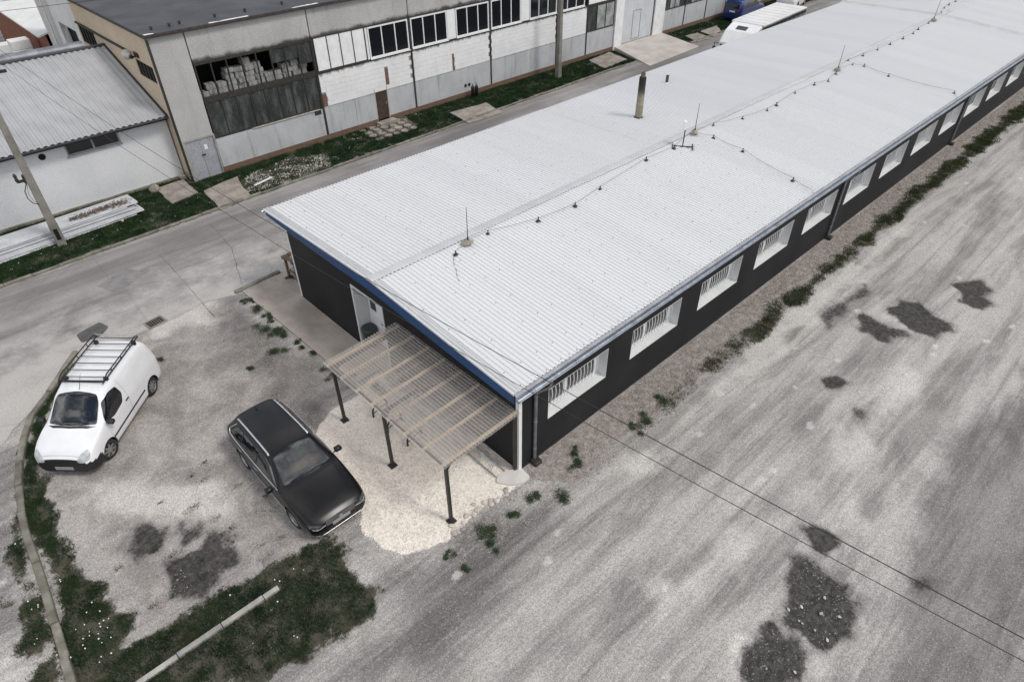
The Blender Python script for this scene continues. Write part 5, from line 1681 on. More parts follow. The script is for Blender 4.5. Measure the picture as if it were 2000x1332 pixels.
def patch(name, bvh, poly, axis, mat, parent, off=.004, rings=7, sign=1, r=.0, seg=4):
    """thin skin laid on the body: an outline in side / top / front view thrown on the surface"""
    if r: poly = roundpoly(poly, r, seg)
    # densify
    dp = []
    for i in range(len(poly)):
        a, b = np.array(poly[i]), np.array(poly[(i + 1) % len(poly)])
        k = max(1, int(np.hypot(*(b - a)) / .06))
        for j in range(k): dp.append(a + (b - a) * j / k)
    dp = np.array(dp)
    c = dp.mean(0)
    D = {'y': Vector((0, -sign, 0)), 'z': Vector((0, 0, -1)), 'x': Vector((-sign, 0, 0))}[axis]
    V, ok = [], True
    def hit(q):
        if axis == 'y': o = Vector((q[0], sign * 3, q[1]))
        elif axis == 'z': o = Vector((q[0], q[1], 4))
        else: o = Vector((sign * 5, q[0], q[1]))
        l, nn, i_, d_ = bvh.ray_cast(o, D)
        if l is None: return None
        if nn.dot(D) > 0: nn = -nn
        return l + nn * off
    n_ = len(dp)
    pts = []
    for k in range(1, rings + 1):
        for i in range(n_):
            h = hit(c + (dp[i] - c) * (k / rings))
            if h is None: h = pts[-1] if pts else Vector((0, 0, 0))
            pts.append(h)
    h0 = hit(c)
    pts.append(h0 if h0 is not None else pts[0])
    m = MB()
    F = []
    for k in range(rings - 1):
        for i in range(n_):
            i2 = (i + 1) % n_
            F.append((k * n_ + i, k * n_ + i2, (k + 1) * n_ + i2, (k + 1) * n_ + i))
    ce = len(pts) - 1
    for i in range(n_): F.append((i, (i + 1) % n_, ce))
    m.add([p[:] for p in pts], F)
    # rim towards the body gives the skin its thickness
    base = len(m.v)
    inner = []
    for i in range(n_):
        p = pts[(rings - 1) * n_ + i]
        inner.append((p + D * (off + .003))[:])
    m.v += inner
    for i in range(n_):
        i2 = (i + 1) % n_
        m.f.append(((rings - 1) * n_ + i, (rings - 1) * n_ + i2, base + i2, base + i))
    o = m.build(name, mat, parent, True, True)
    return o
def strip(name, bvh, pts, w, axis, mat, parent, sign=1, off=.006):
    """narrow moulding following a polyline on the surface"""
    P = []
    for i in range(len(pts) - 1):
        a, b = np.array(pts[i]), np.array(pts[i + 1])
        k = max(1, int(np.hypot(*(b - a)) / .06))
        for j in range(k): P.append(a + (b - a) * j / k)
    P.append(np.array(pts[-1]))
    D = {'y': Vector((0, -sign, 0)), 'z': Vector((0, 0, -1)), 'x': Vector((-sign, 0, 0))}[axis]
    L = []
    for q in P:
        if axis == 'y': o = Vector((q[0], sign * 3, q[1]))
        elif axis == 'z': o = Vector((q[0], q[1], 4))
        else: o = Vector((sign * 5, q[0], q[1]))
        l, nn, i_, d_ = bvh.ray_cast(o, D)
        if l is not None: L.append(l - D * off * .3)
    if len(L) < 2: return None
    return MB().tube([l[:] for l in L], w, 6).build(name, mat, parent, True, True)
MAT_TYRE = M_noise('tyre_rubber', (.014, .014, .014), (.026, .025, .024), 8, .85)
MAT_ALLOY = M_plain('wheel_alloy', (.42, .42, .43), .35, metal=.8)
MAT_CHROMEB = M_plain('bright_chrome', (.75, .75, .76), .14, metal=1.0)
MAT_RAIL = M_plain('brushed_rail', (.72, .72, .73), .38, metal=.6)
MAT_SATIN = M_plain('satin_metal', (.30, .30, .31), .42, metal=.8)
MAT_LENS = M_plain('lamp_lens', (.50, .53, .53), .12, ior=1.5, amt=.12, scale=9)
MAT_DLENS = M_plain('dark_lamp_lens', (.07, .075, .08), .1, ior=1.5, amt=.2, scale=14)
MAT_RED = M_plain('red_lens', (.28, .012, .010), .15)
MAT_PLAST = M_plain('black_plastic', (.016, .016, .017), .55)
n = NT('car_glass')
MAT_CGLASS = n.fin((.006, .008, .010), .02, ior=1.9)
MAT_PLATE = M_plain('plate_grey', (.30, .30, .30), .5)
WHC = {}
def wheel(parent, x, y, r, w, spokes, steer=0):
    key = (r, w, spokes)
    s = 1 if y > 0 else -1
    if key not in WHC:
        hw = w / 2
        t = MB().lathe([(r * .68, -hw), (r * .9, -hw), (r * .97, -hw * .85), (r, -hw * .6), (r, hw * .6), (r * .97, hw * .85), (r * .9, hw), (r * .68, hw), (r * .66, hw * .6), (r * .66, -hw * .6), (r * .68, -hw)], 30, (0, 0, 0), 'y', False).mesh('tyre', smooth=True)
        m = MB().lathe([(r * .70, hw * .85), (r * .66, hw * .92), (r * .62, hw * .55), (r * .60, -hw * .8), (r * .70, -hw * .8)], 30, (0, 0, 0), 'y', False)
        for k in range(spokes):
            a = 2 * math.pi * k / spokes
            ca, sa = math.cos(a), math.sin(a)
            w0, w1 = r * .11, r * .09
            pts = []
            for rr, ww, hh in ((r * .12, w0, hw * .75), (r * .64, w1, hw * .72)):
                for q in (-ww, ww): pts.append((rr * ca - q * sa, hh, rr * sa + q * ca))
                for q in (-ww, ww): pts.append((rr * ca - q * sa, hh - .04, rr * sa + q * ca))
            m.add(pts, [(0, 1, 5, 4), (0, 4, 6, 2), (1, 3, 7, 5), (2, 6, 7, 3)])
        m.lathe([(.0, hw * .82), (r * .17, hw * .80), (r * .19, hw * .55), (r * .19, 0)], 14, (0, 0, 0), 'y')
        rim = m.mesh('rim', smooth=True)
        disc = MB().lathe([(r * .61, -hw * .5), (r * .61, -hw * .42), (0, -hw * .42)], 20, (0, 0, 0), 'y').mesh('hub_disc')
        WHC[key] = (t, rim, disc)
    t, rim, disc = WHC[key]
    wh = link_mesh('wheel', t, MAT_TYRE, parent, (x, y, r))
    wh.rotation_euler = (0, 0, (0 if s > 0 else math.pi) + steer)
    link_mesh('rim', rim, MAT_ALLOY, wh)
    link_mesh('hub_disc', disc, MAT_DARK, wh)
    return wh
def mirror(parent, x, y, z, mat, s):
    o = MB().cbox(-.06, -.10, -.07, .08, .10, .07, .03).build('mirror', mat, parent, True, True)
    o.location = (x, y, z)
    MB().cbox(-.068, -.085, -.055, -.06, .085, .055, .002).build('mirror_glass', MAT_CGLASS, o, True)
    MB().tube([(0, -s * .09, -.04), (.0, -s * .16, -.06)], .02, 6).build('mirror_arm', MAT_PLAST, o, True)

# ---------------- white panel van with roof rack
VH = math.atan2(-.705, -.709)
n = NT('van_white_paint')
MAT_VWHITE = n.fin(n.mix(n.step(n.noise(2, 4), .4, .8), (.78, .785, .79), (.72, .725, .725)), .28, coat=.6)
vd = Vector((math.cos(VH), math.sin(VH), 0))
vl = Vector((-vd.y, vd.x, 0))                     # left side of the van
hubm = (Vector((-7.98, 8.37, 0)) + Vector((-6.05, 10.29, 0))) / 2
vc = hubm - vl * .83
van = thing('panel_van', 'white compact panel van with black roof rack parked by the kerb', 'van', (vc.x, vc.y, 0), VH)
van.scale = (.97, .96, .96)
VS = [(2.13, [(.52, .26), (.66, .33), (.72, .50), (.62, .68), (.45, .735), (.25, .76), (0, .765)]),
      (1.98, [(.70, .22), (.82, .30), (.86, .55), (.79, .80), (.60, .885), (.30, .925), (0, .935)]),
      (1.60, [(.80, .20), (.89, .30), (.91, .66), (.86, .96), (.69, 1.04), (.36, 1.085), (0, 1.10)]),
      (1.20, [(.80, .20), (.90, .30), (.915, .68), (.875, 1.04), (.745, 1.12), (.40, 1.185), (0, 1.20)]),
      (.80, [(.80, .20), (.90, .30), (.915, .68), (.88, 1.06), (.755, 1.36), (.42, 1.475), (0, 1.50)]),
      (.40, [(.80, .20), (.90, .30), (.915, .68), (.89, 1.08), (.72, 1.63), (.45, 1.735), (0, 1.765)]),
      (-.15, [(.80, .20), (.90, .30), (.915, .70), (.90, 1.10), (.755, 1.70), (.52, 1.80), (0, 1.825)]),
      (-1.2, [(.80, .20), (.90, .30), (.915, .70), (.90, 1.10), (.755, 1.69), (.52, 1.79), (0, 1.815)]),
      (-1.90, [(.79, .22), (.885, .32), (.905, .70), (.89, 1.10), (.74, 1.64), (.50, 1.74), (0, 1.765)]),
      (-2.05, [(.77, .26), (.86, .36), (.885, .70), (.865, 1.10), (.71, 1.52), (.46, 1.60), (0, 1.62)]),
      (-2.10, [(.73, .30), (.82, .40), (.84, .70), (.82, 1.05), (.66, 1.42), (.42, 1.49), (0, 1.50)])]
VW = [(1.33, .78), (1.33, -.78), (-1.37, .78), (-1.37, -.78)]
body, bvh = make_body('body', VS, MAT_VWHITE, MAT_PLAST, VW, .31, van, lambda c: c.z < .60 and c.x > 1.66)
for x, y in VW: wheel(van, x, y, .31, .20, 7, R(-14) if x > 0 else 0)
patch('windscreen', bvh, [(1.14, -.69), (1.225, -.35), (1.25, 0), (1.225, .35), (1.14, .69), (.62, .64), (.47, .56), (.42, 0), (.47, -.56), (.62, -.64)], 'z', MAT_CGLASS, van, .014, 9, r=.06)
patch('front_bumper', bvh, [(-.74, .27), (-.80, .42), (-.79, .575), (-.4, .60), (0, .61), (.4, .60), (.79, .575), (.80, .42), (.74, .27), (0, .25)], 'x', MAT_PLAST, van, .012, 6, 1, r=.03)
for s in (1, -1):
    patch('side_window', bvh, [(1.02, 1.08), (.93, 1.22), (.62, 1.54), (.28, 1.61), (.0, 1.58), (-.05, 1.28), (.12, 1.06), (.6, 1.0)], 'y', MAT_CGLASS, van, .006, 7, s, r=.07)
    strip('door_moulding', bvh, [(1.02, .52), (-.92, .56)], .026, 'y', MAT_PLAST, van, s)
    h = strip('door_handle', bvh, [(.0, .98), (-.17, .985)], .022, 'y', MAT_PLAST, van, s, .01)
    strip('door_seam', bvh, [(-.16, 1.66), (-.18, 1.2), (-.16, .8), (-.10, .32)], .005, 'y', MAT_FLASH, van, s, -.002)
    strip('door_seam', bvh, [(1.08, 1.08), (1.05, .7), (.98, .32)], .005, 'y', MAT_FLASH, van, s, -.002)
    patch('pressed_panel', bvh, [(-.36, .86), (-.40, 1.52), (-.6, 1.57), (-1.45, 1.53), (-1.66, 1.1), (-1.3, .90)], 'y', MAT_VWHITE, van, .006, 7, s, r=.16)
    hl = patch('headlight', bvh, [(s * .46, .64), (s * .50, .78), (s * .61, .88), (s * .73, .92), (s * .80, .82), (s * .78, .69), (s * .62, .62)], 'x', MAT_LENS, van, .012, 6, 1, r=.06)
    mirror(van, 1.0, s * 1.03, 1.14, MAT_PLAST, s)
    patch('tail_light', bvh, [(s * .62, .95), (s * .64, 1.42), (s * .72, 1.38), (s * .80, 1.0)], 'x', MAT_RED, van, .008, 5, -1, r=.03)
strip('bonnet_seam', bvh, [(-.55, .80), (-.3, .84), (0, .85), (.3, .84), (.55, .80)], .006, 'x', MAT_FLASH, van, 1, -.002)
b = MB().lathe([(.0, .0), (.05, 0), (.05, .012), (.03, .014), (0, .014)], 4).build('badge', MAT_CHROMEB, van, True)
b.location = (2.10, 0, .70)
b.rotation_euler = (0, R(78), 0)
b.scale = (1.3, .9, 1)
MB().cbox(2.15, -.26, .36, 2.17, .26, .47, .004).build('number_plate', MAT_PLATE, van, True)
MB().tube([(.36, 0, 1.77), (.30, 0, 1.80), (.02, 0, 2.12)], [.012, .008, .004], 6).build('aerial', MAT_PLAST, van, True)
strip('wiper', bvh, [(1.16, -.45), (1.20, .15)], .010, 'z', MAT_PLAST, van, 1, .02)
strip('wiper', bvh, [(1.20, .05), (1.13, .60)], .010, 'z', MAT_PLAST, van, 1, .02)
patch('cowl', bvh, [(1.30, -.5), (1.33, 0), (1.30, .5), (1.20, .70), (1.24, .35), (1.262, 0), (1.24, -.35), (1.20, -.70)], 'z', MAT_PLAST, van, .003, 3)
# roof rack: a thing bolted on, part of the van
rk = MB()
for s in (1, -1):
    rk.tube([(.14, s * .66, 1.87), (-1.95, s * .66, 1.88)], .022, 6)
    rk.tube([(.20, s * .66, 1.85), (.10, s * .68, 1.93), (-.1, s * .68, 2.0), (-1.87, s * .68, 2.0), (-1.98, s * .67, 1.89)], .020, 6)
    for x in (-.35, -.9, -1.45): rk.tube([(x, s * .66, 1.87), (x, s * .68, 2.0)], .014, 5)
rack = rk.build('roof_rack', MAT_PLAST, van, True)
for i in range(7):
    x = -.08 - i * .305
    MB().tube([(x, -.67, 1.88), (x, .67, 1.88)], .014, 6).build('cross_bar', MAT_PLAST, rack, True)
MB().tube([(-1.96, -.67, 1.96), (-1.96, .67, 1.96)], .02, 8).build('roller', MAT_CHROME, rack, True)
MB().box(.12, -.66, 1.86, .15, .66, 1.93).build('wind_deflector', MAT_PLAST, rack, True)
for x in (-.06, -1.75):
    for s in (1, -1): MB().cbox(x - .05, s * .60 - .05, 1.72, x + .05, s * .60 + .07, 1.89, .015).build('foot', MAT_PLAST, rack, True)

# ---------------- dark estate car
n = NT('dark_metallic_paint')
MAT_DPAINT = n.fin(n.mix(n.step(n.noise(1.5, 5), .4, .75), (.006, .0055, .0055), (.013, .012, .0115)), .30, metal=.0, spec=.25, coat=.32)
MAT_DPAINT.node_tree.nodes['Principled BSDF'].inputs['Coat Roughness'].default_value = .28
wag = thing('estate_car', 'dark brown-black estate car with silver roof rails next to the white gravel', 'car', (-4.53, 4.08, 0), R(-90))
wag.scale = (.97, .97, .97)
WS = [(2.40, [(.48, .25), (.62, .31), (.69, .47), (.64, .63), (.52, .69), (.28, .72), (0, .73)]),
      (2.26, [(.64, .21), (.78, .29), (.83, .50), (.76, .70), (.60, .775), (.30, .81), (0, .82)]),
      (1.90, [(.77, .19), (.87, .29), (.90, .57), (.835, .79), (.66, .865), (.35, .91), (0, .92)]),
      (1.30, [(.79, .18), (.89, .29), (.915, .60), (.87, .88), (.72, .945), (.40, .99), (0, 1.0)]),
      (.98, [(.79, .18), (.89, .29), (.915, .61), (.875, .92), (.755, .975), (.42, 1.01), (0, 1.02)]),
      (.55, [(.79, .18), (.89, .29), (.915, .62), (.88, .935), (.70, 1.17), (.42, 1.235), (0, 1.255)]),
      (.08, [(.79, .18), (.89, .29), (.915, .62), (.885, .945), (.63, 1.38), (.42, 1.44), (0, 1.46)]),
      (-.5, [(.79, .18), (.89, .29), (.915, .62), (.885, .955), (.625, 1.425), (.42, 1.48), (0, 1.495)]),
      (-1.4, [(.79, .18), (.89, .29), (.915, .62), (.88, .97), (.61, 1.40), (.40, 1.455), (0, 1.47)]),
      (-1.95, [(.78, .20), (.88, .30), (.90, .62), (.85, .98), (.57, 1.33), (.38, 1.395), (0, 1.41)]),
      (-2.15, [(.76, .24), (.86, .33), (.88, .62), (.82, .97), (.58, 1.16), (.38, 1.22), (0, 1.235)]),
      (-2.33, [(.70, .28), (.80, .37), (.82, .60), (.75, .88), (.56, .97), (.36, .99), (0, 1.0)]),
      (-2.38, [(.60, .33), (.70, .42), (.72, .60), (.66, .80), (.5, .86), (.3, .875), (0, .88)])]
WW_ = [(1.46, .80), (1.46, -.80), (-1.33, .80), (-1.33, -.80)]
body, bvh = make_body('body', WS, MAT_DPAINT, MAT_PLAST, WW_, .335, wag, lambda c: c.z < .30 and abs(c.x) > 1.9)
for x, y in WW_: wheel(wag, x, y, .335, .22, 10, R(4) if x > 0 else 0)
patch('windscreen', bvh, [(.90, -.68), (1.0, -.35), (1.03, 0), (1.0, .35), (.90, .68), (.22, .545), (.16, .3), (.14, 0), (.16, -.3), (.22, -.545)], 'z', MAT_CGLASS, wag, .005, 9, r=.04)
patch('rear_window', bvh, [(-2.27, -.48), (-2.27, .48), (-2.03, .42), (-2.03, -.42)], 'z', MAT_CGLASS, wag, .005, 5, r=.04)
for s in (1, -1):
    patch('side_window', bvh, [(.78, .975), (.30, 1.27), (.06, 1.345), (-.30, 1.36), (-.30, .985)], 'y', MAT_CGLASS, wag, .005, 7, s, r=.03)
    patch('side_window', bvh, [(-.36, .985), (-.36, 1.36), (-1.18, 1.345), (-1.22, 1.0)], 'y', MAT_CGLASS, wag, .005, 7, s, r=.03)
    patch('side_window', bvh, [(-1.28, 1.0), (-1.26, 1.33), (-1.62, 1.30), (-1.88, 1.10), (-1.84, 1.03)], 'y', MAT_CGLASS, wag, .005, 7, s, r=.05)
    strip('chrome_strip', bvh, [(.86, .945), (.0, .955), (-1.0, .97), (-1.92, .985), (-2.03, 1.06), (-1.75, 1.32)], .013, 'y', MAT_RAIL, wag, s)
    strip('sill_strip', bvh, [(1.05, .30), (-.92, .30)], .010, 'y', MAT_CHROMEB, wag, s)
    pth = [(.06, s * .585, 1.425), (.02, s * .58, 1.475), (-.4, s * .575, 1.50), (-1.3, s * .565, 1.49), (-1.75, s * .555, 1.45), (-1.80, s * .555, 1.40)]
    MB().tube(pth, .024, 6).build('roof_rail', MAT_RAIL, wag, True, True)
    for x in (.12, -.8):
        strip('door_handle', bvh, [(x - .35, .83), (x - .53, .835)], .016, 'y', MAT_CHROMEB, wag, s, .012)
    for q in ([(.86, .90), (.92, .6), (.86, .3)], [(-.33, .95), (-.33, .6), (-.30, .3)], [(-1.24, .97), (-1.1, .78), (-.98, .62)]):
        strip('door_seam', bvh, q, .004, 'y', MAT_DARK, wag, s, -.002)
    mirror(wag, .72, s * 1.04, .98, MAT_DPAINT, s)
    hl = patch('headlight', bvh, [(s * .46, .60), (s * .56, .665), (s * .74, .70), (s * .83, .69), (s * .80, .60), (s * .60, .575)], 'x', MAT_DLENS, wag, .010, 6, 1, r=.02)
    strip('daytime_light', bvh, [(s * .44, .585), (s * .60, .565), (s * .76, .585), (s * .80, .66)], .012, 'x', MAT_LENS, wag, 1, .014)
    patch('air_intake', bvh, [(s * .46, .30), (s * .50, .42), (s * .76, .43), (s * .78, .32)], 'x', MAT_PLAST, wag, .008, 5, 1, r=.02)
    strip('bonnet_crease', bvh, [(2.18, s * .48), (1.6, s * .60), (1.05, s * .68)], .006, 'z', MAT_DPAINT, wag, 1, .0)
    patch('tail_light', bvh, [(s * .50, .78), (s * .52, .90), (s * .76, .90), (s * .80, .80)], 'x', MAT_RED, wag, .008, 5, -1, r=.02)
patch('grille', bvh, [(-.50, .58), (-.48, .69), (0, .71), (.48, .69), (.50, .58), (.3, .50), (-.3, .50)], 'x', MAT_PLAST, wag, .008, 6, 1, r=.02)
for z in (.535, .575, .615, .65, .685):
    strip('grille_bar', bvh, [(-.42, z), (0, z + .012), (.42, z)], .007, 'x', MAT_SATIN, wag, 1, .03)
patch('lower_intake', bvh, [(-.40, .31), (-.44, .42), (.44, .42), (.40, .31)], 'x', MAT_PLAST, wag, .008, 5, 1, r=.02)
strip('bumper_trim', bvh, [(-.78, .285), (-.4, .275), (.4, .275), (.78, .285)], .010, 'x', MAT_CHROMEB, wag, 1, .012)
MB().cbox(2.405, -.26, .43, 2.425, .26, .54, .004).build('number_plate', MAT_PLATE, wag, True)
b = MB().lathe([(0, 0), (.055, 0), (.055, .01), (.04, .014), (0, .014)], 16).build('badge', MAT_CHROMEB, wag, True)
b.location = (2.40, 0, .60)
b.rotation_euler = (0, R(80), 0)
MB().add([(-1.62, 0, 1.46), (-1.78, .035, 1.44), (-1.78, -.035, 1.44), (-1.80, 0, 1.53)], [(0, 1, 3), (0, 3, 2), (1, 2, 3), (0, 2, 1)]).build('aerial_fin', MAT_DPAINT, wag, True)
strip('wiper', bvh, [(.96, -.05), (.86, .60)], .008, 'z', MAT_PLAST, wag, 1, .02)
strip('wiper', bvh, [(.98, -.60), (1.01, .10)], .008, 'z', MAT_PLAST, wag, 1, .02)
strip('bonnet_seam', bvh, [(1.04, -.70), (1.10, -.35), (1.12, 0), (1.10, .35), (1.04, .70)], .010, 'z', MAT_DARK, wag, 1, -.002)
strip('boot_seam', bvh, [(-1.90, -.50), (-1.93, 0), (-1.90, .50)], .006, 'z', MAT_DARK, wag, 1, -.002)

# ---------------- blue minivan and white car far behind
MAT_VBLUE = M_plain('blue_car_paint', (.012, .035, .16), .3, coat=.8)
def scaled(st, sx, sy, sz): return [(x * sx, [(y * sy, z * sz) for y, z in p]) for x, p in st]
bv = thing('minivan', 'blue minivan parked against the factory wall behind the lorry', 'minivan', (49.7, 22.75, 0), R(2))
st = scaled(VS, 1.02, 1.0, 1.0)
body, bvh = make_body('body', st, MAT_VBLUE, MAT_PLAST, VW, .31, bv)
for x, y in VW: wheel(bv, x, y, .31, .20, 7)
patch('rear_window', bvh, [(-.60, 1.10), (-.58, 1.42), (0, 1.5), (.58, 1.42), (.60, 1.10)], 'x', MAT_CGLASS, bv, .006, 6, -1, r=.05)
MB().cbox(-2.17, -.26, .80, -2.15, .26, .92, .004).build('number_plate', MAT_PVC, bv, True)
for s in (1, -1):
    patch('side_window', bvh, [(.9, 1.12), (.5, 1.55), (-1.75, 1.55), (-1.8, 1.12)], 'y', MAT_CGLASS, bv, .006, 7, s, r=.06)
    patch('tail_light', bvh, [(s * .66, .85), (s * .66, 1.1), (s * .80, 1.1), (s * .80, .85)], 'x', MAT_RED, bv, .008, 5, -1, r=.03)
patch('windscreen', bvh, [(1.16, -.66), (1.25, 0), (1.16, .66), (.47, .50), (.42, 0), (.47, -.50)], 'z', MAT_CGLASS, bv, .006, 7, r=.05)
wc = thing('hatchback_car', 'white car parked beyond the blue minivan and lorry', 'car', (56.6, 21.9, 0), R(12))
st = scaled(WS, .93, .98, 1.03)
wls = [(1.3, .78), (1.3, -.78), (-1.2, .78), (-1.2, -.78)]
body, bvh = make_body('body', st, MAT_VWHITE, MAT_PLAST, wls, .33, wc)
for x, y in wls: wheel(wc, x, y, .33, .21, 7)
for s in (1, -1): patch('side_window', bvh, [(.70, 1.0), (.2, 1.36), (-1.5, 1.36), (-1.75, 1.05)], 'y', MAT_CGLASS, wc, .005, 7, s, r=.04)
patch('rear_window', bvh, [(-2.09, -.48), (-2.09, .48), (-1.85, .42), (-1.85, -.42)], 'z', MAT_CGLASS, wc, .005, 5, r=.04)
patch('windscreen', bvh, [(.84, -.66), (.95, 0), (.84, .66), (.2, .53), (.13, 0), (.2, -.53)], 'z', MAT_CGLASS, wc, .005, 7, r=.04)
fc = thing('parked_car', 'white car half hidden behind the thick grey duct', 'car', (-1.6, 41.5, 0), R(70))
body, bvh = make_body('body', WS, MAT_VWHITE, MAT_PLAST, WW_, .335, fc)
for x, y in WW_: wheel(fc, x, y, .335, .22, 10)
patch('windscreen', bvh, [(.90, -.68), (1.03, 0), (.90, .68), (.22, .545), (.14, 0), (.22, -.545)], 'z', MAT_CGLASS, fc, .005, 7, r=.04)
for s in (1, -1): patch('side_window', bvh, [(.75, .98), (.1, 1.35), (-1.6, 1.34), (-1.95, 1.05)], 'y', MAT_CGLASS, fc, .005, 7, s, r=.04)

# ---------------- white box lorry on the road behind the hall
LZ = 3.2
lor = thing('box_lorry', 'white box lorry with sloping cab roof standing on the road behind the hall', 'lorry', (LORX, LORY, 0), LORA)
lor.scale = (.94, .94, .96)
MAT_LROOF = M_noise('lorry_roof', (.66, .65, .63), (.74, .735, .72), .8, .5, 10, .1, .05)
bx = MB().cbox(0, -1.22, .95, 7.4, 1.22, LZ, .03).build('box_body', M_plain('box_side', (.40, .41, .42), .5, amt=.3, scale=1.5), lor, True)
MB().cbox(-.02, -1.25, LZ - .09, 7.42, 1.25, LZ + .03, .02).build('roof', MAT_LROOF, bx, True)
for i in range(8):
    MB().cbox(.45 + i * .85, -1.15, LZ + .03, .75 + i * .85, 1.15, LZ + .05, .008).build('roof_rib', MAT_LROOF, bx, True)
MB().box(.05, -1.256, LZ - .30, 7.35, -1.225, LZ - .14).build('side_rail', MAT_FRAME, bx, True)
for i in range(5): MB().box(.1 + i * 1.5, -1.24, 1.0, .16 + i * 1.5, -1.221, LZ - .3).build('side_post', MAT_FRAME, bx, True)
cp = [(0, .75), (-1.85, .75), (-1.95, 1.3), (-1.75, 2.15), (-1.1, LZ - .35), (-.25, LZ - .02), (0, LZ - .02)]
m = MB()
V = []
for y, k in ((-1.15, .9), (-1.05, 1.0), (1.05, 1.0), (1.15, .9)):
    V.append([(p[0] * (1 if k == 1 else .97), y, .75 + (p[1] - .75) * (1 if k == 1 else .96)) for p in cp])
n_ = len(cp)
vs = [q for r_ in V for q in r_]
F = []
for a in range(3):
    for j in range(n_):
        j2 = (j + 1) % n_
        F.append((a * n_ + j, a * n_ + j2, (a + 1) * n_ + j2, (a + 1) * n_ + j))
F += [tuple(range(n_)), tuple(range(3 * n_, 4 * n_))[::-1]]
m.add(vs, F)
cab = m.build('cab', MAT_VWHITE, lor, True)
def on_cab(x0, z0, x1, z1, y0, y1, off, nm, mt):
    d = Vector((x1 - x0, 0, z1 - z0)).normalized()
    nn = Vector((-d.z, 0, d.x)) * (1 if d.x > 0 else -1) * off
    MB().add([(x0 + nn.x, y0, z0 + nn.z), (x1 + nn.x, y0, z1 + nn.z), (x1 + nn.x, y1, z1 + nn.z), (x0 + nn.x, y1, z0 + nn.z), (x0, y0, z0), (x1, y0, z1), (x1, y1, z1), (x0, y1, z0)], [(0, 1, 2, 3), (0, 4, 5, 1), (1, 5, 6, 2), (2, 6, 7, 3), (3, 7, 4, 0)]).build(nm, mt, cab, True)
on_cab(-.95, LZ - .35 + .1 * .37, -.55, LZ - .35 + .55 * .39, -.35, .45, .02, 'roof_hatch', MAT_BITUMEN)
MB().box(-1.93, -.95, 1.35, -1.80, .95, 2.05).build('windscreen', MAT_CGLASS, cab, True)
for s in (1, -1):
    MB().tube([(-1.7, s * 1.1, 2.0), (-1.95, s * 1.35, 2.1), (-1.95, s * 1.35, 1.6)], .03, 6).build('mirror_arm', MAT_PLAST, cab, True)
    MB().cbox(-2.0, s * 1.36 - .1, 1.4, -1.9, s * 1.36 + .1, 1.85, .02).build('mirror', MAT_PLAST, cab, True)
    MB().box(-1.5, s * 1.145, 1.5, -.6, s * 1.165, 2.1).build('side_window', MAT_CGLASS, cab, True)
MB().box(-1.6, -.5, .55, 7.8, .5, .95).build('chassis', MAT_FRAME, lor, True)
for x in (-1.0, 5.6):
    for y in (1.0, -1.0): wheel(lor, x, y, .45, .28, 8)

# ================================================================== grass, weeds, gravel
def tri_cloud(name, V, mat, kind='stuff', parent=None):
    V = np.asarray(V, np.float32).reshape(-1, 3)
    nt = len(V) // 3
    me = bpy.data.meshes.new(name)
    me.vertices.add(nt * 3)
    me.vertices.foreach_set('co', V.reshape(-1))
    me.loops.add(nt * 3)
    me.loops.foreach_set('vertex_index', np.arange(nt * 3, dtype=np.int32))
    me.polygons.add(nt)
    me.polygons.foreach_set('loop_start', np.arange(0, nt * 3, 3, dtype=np.int32))
    me.polygons.foreach_set('loop_total', np.full(nt, 3, np.int32))
    me.update(calc_edges=True)
    o = link_mesh(name, me, mat, parent)
    if kind: o['kind'] = kind
    return o
def blades(px, py, h0, h1, w, lean=.6, z=None):
    N = len(px)
    a = rng.random(N) * 2 * np.pi
    h = h0 + (h1 - h0) * rng.random(N) ** 1.6
    ln = rng.random(N) * lean * h
    la = rng.random(N) * 2 * np.pi
    z0 = np.full(N, -.006) if z is None else z
    dx, dy = np.cos(a) * w * .5, np.sin(a) * w * .5
    V = np.zeros((N, 3, 3))
    V[:, 0] = np.stack([px - dx, py - dy, z0], 1)
    V[:, 1] = np.stack([px + dx, py + dy, z0], 1)
    V[:, 2] = np.stack([px + np.cos(la) * ln, py + np.sin(la) * ln, z0 + h], 1)
    return V
n = NT('grass_blades')
P = n.pos()
c = n.mix(n.step(n.noise(1.6, 5, P, .6), .35, .65), (.011, .034, .011), (.034, .070, .026))
c = n.mix(n.math('MULTIPLY', n.step(n.noise(.8, 5, P, .65), .54, .74), .6), c, (.075, .064, .036))
c = n.mix(n.math('MULTIPLY', n.step(n.noise(40, 2, P), .6, .8), .35), c, (.085, .09, .05))
MAT_GRASS = n.fin(c, .8, spec=.2)
def scatter(x0, x1, y0, y1, dens, thr=.35, pw=1.0):
    N = int((x1 - x0) * (y1 - y0) * dens)
    px = x0 + (x1 - x0) * rng.random(N)
    py = y0 + (y1 - y0) * rng.random(N)
    g = grass_mask(px, py)
    clump = fbm(px, py, 3.2)
    keep = (g > thr) & (rng.random(N) < np.clip((g - thr) / (1 - thr), 0, 1) ** pw * np.clip(.35 + (clump - .33) * 2.4, .08, 1))
    # nothing grows through kerbs, slabs or houses
    return px[keep], py[keep]
def clear(px, py, polys, pad=0):
    k = np.ones(len(px), bool)
    for q in polys: k &= pip_sd(px, py, q) > pad
    return px[k], py[k]
def off_path(px, py, path, d):
    k = np.ones(len(px), bool)
    for i in range(len(path) - 1):
        ax, ay = path[i]
        ex, ey = path[i + 1][0] - ax, path[i + 1][1] - ay
        t = np.clip(((px - ax) * ex + (py - ay) * ey) / (ex * ex + ey * ey), 0, 1)
        k &= np.hypot(px - ax - t * ex, py - ay - t * ey) > d
    return px[k], py[k]
px, py = scatter(-11.8, -4.4, -1.2, 14.2, 5200)
px, py = off_path(px, py, KERB_LEFT, .10)
px, py = off_path(px, py, KERB_LOW, .08)
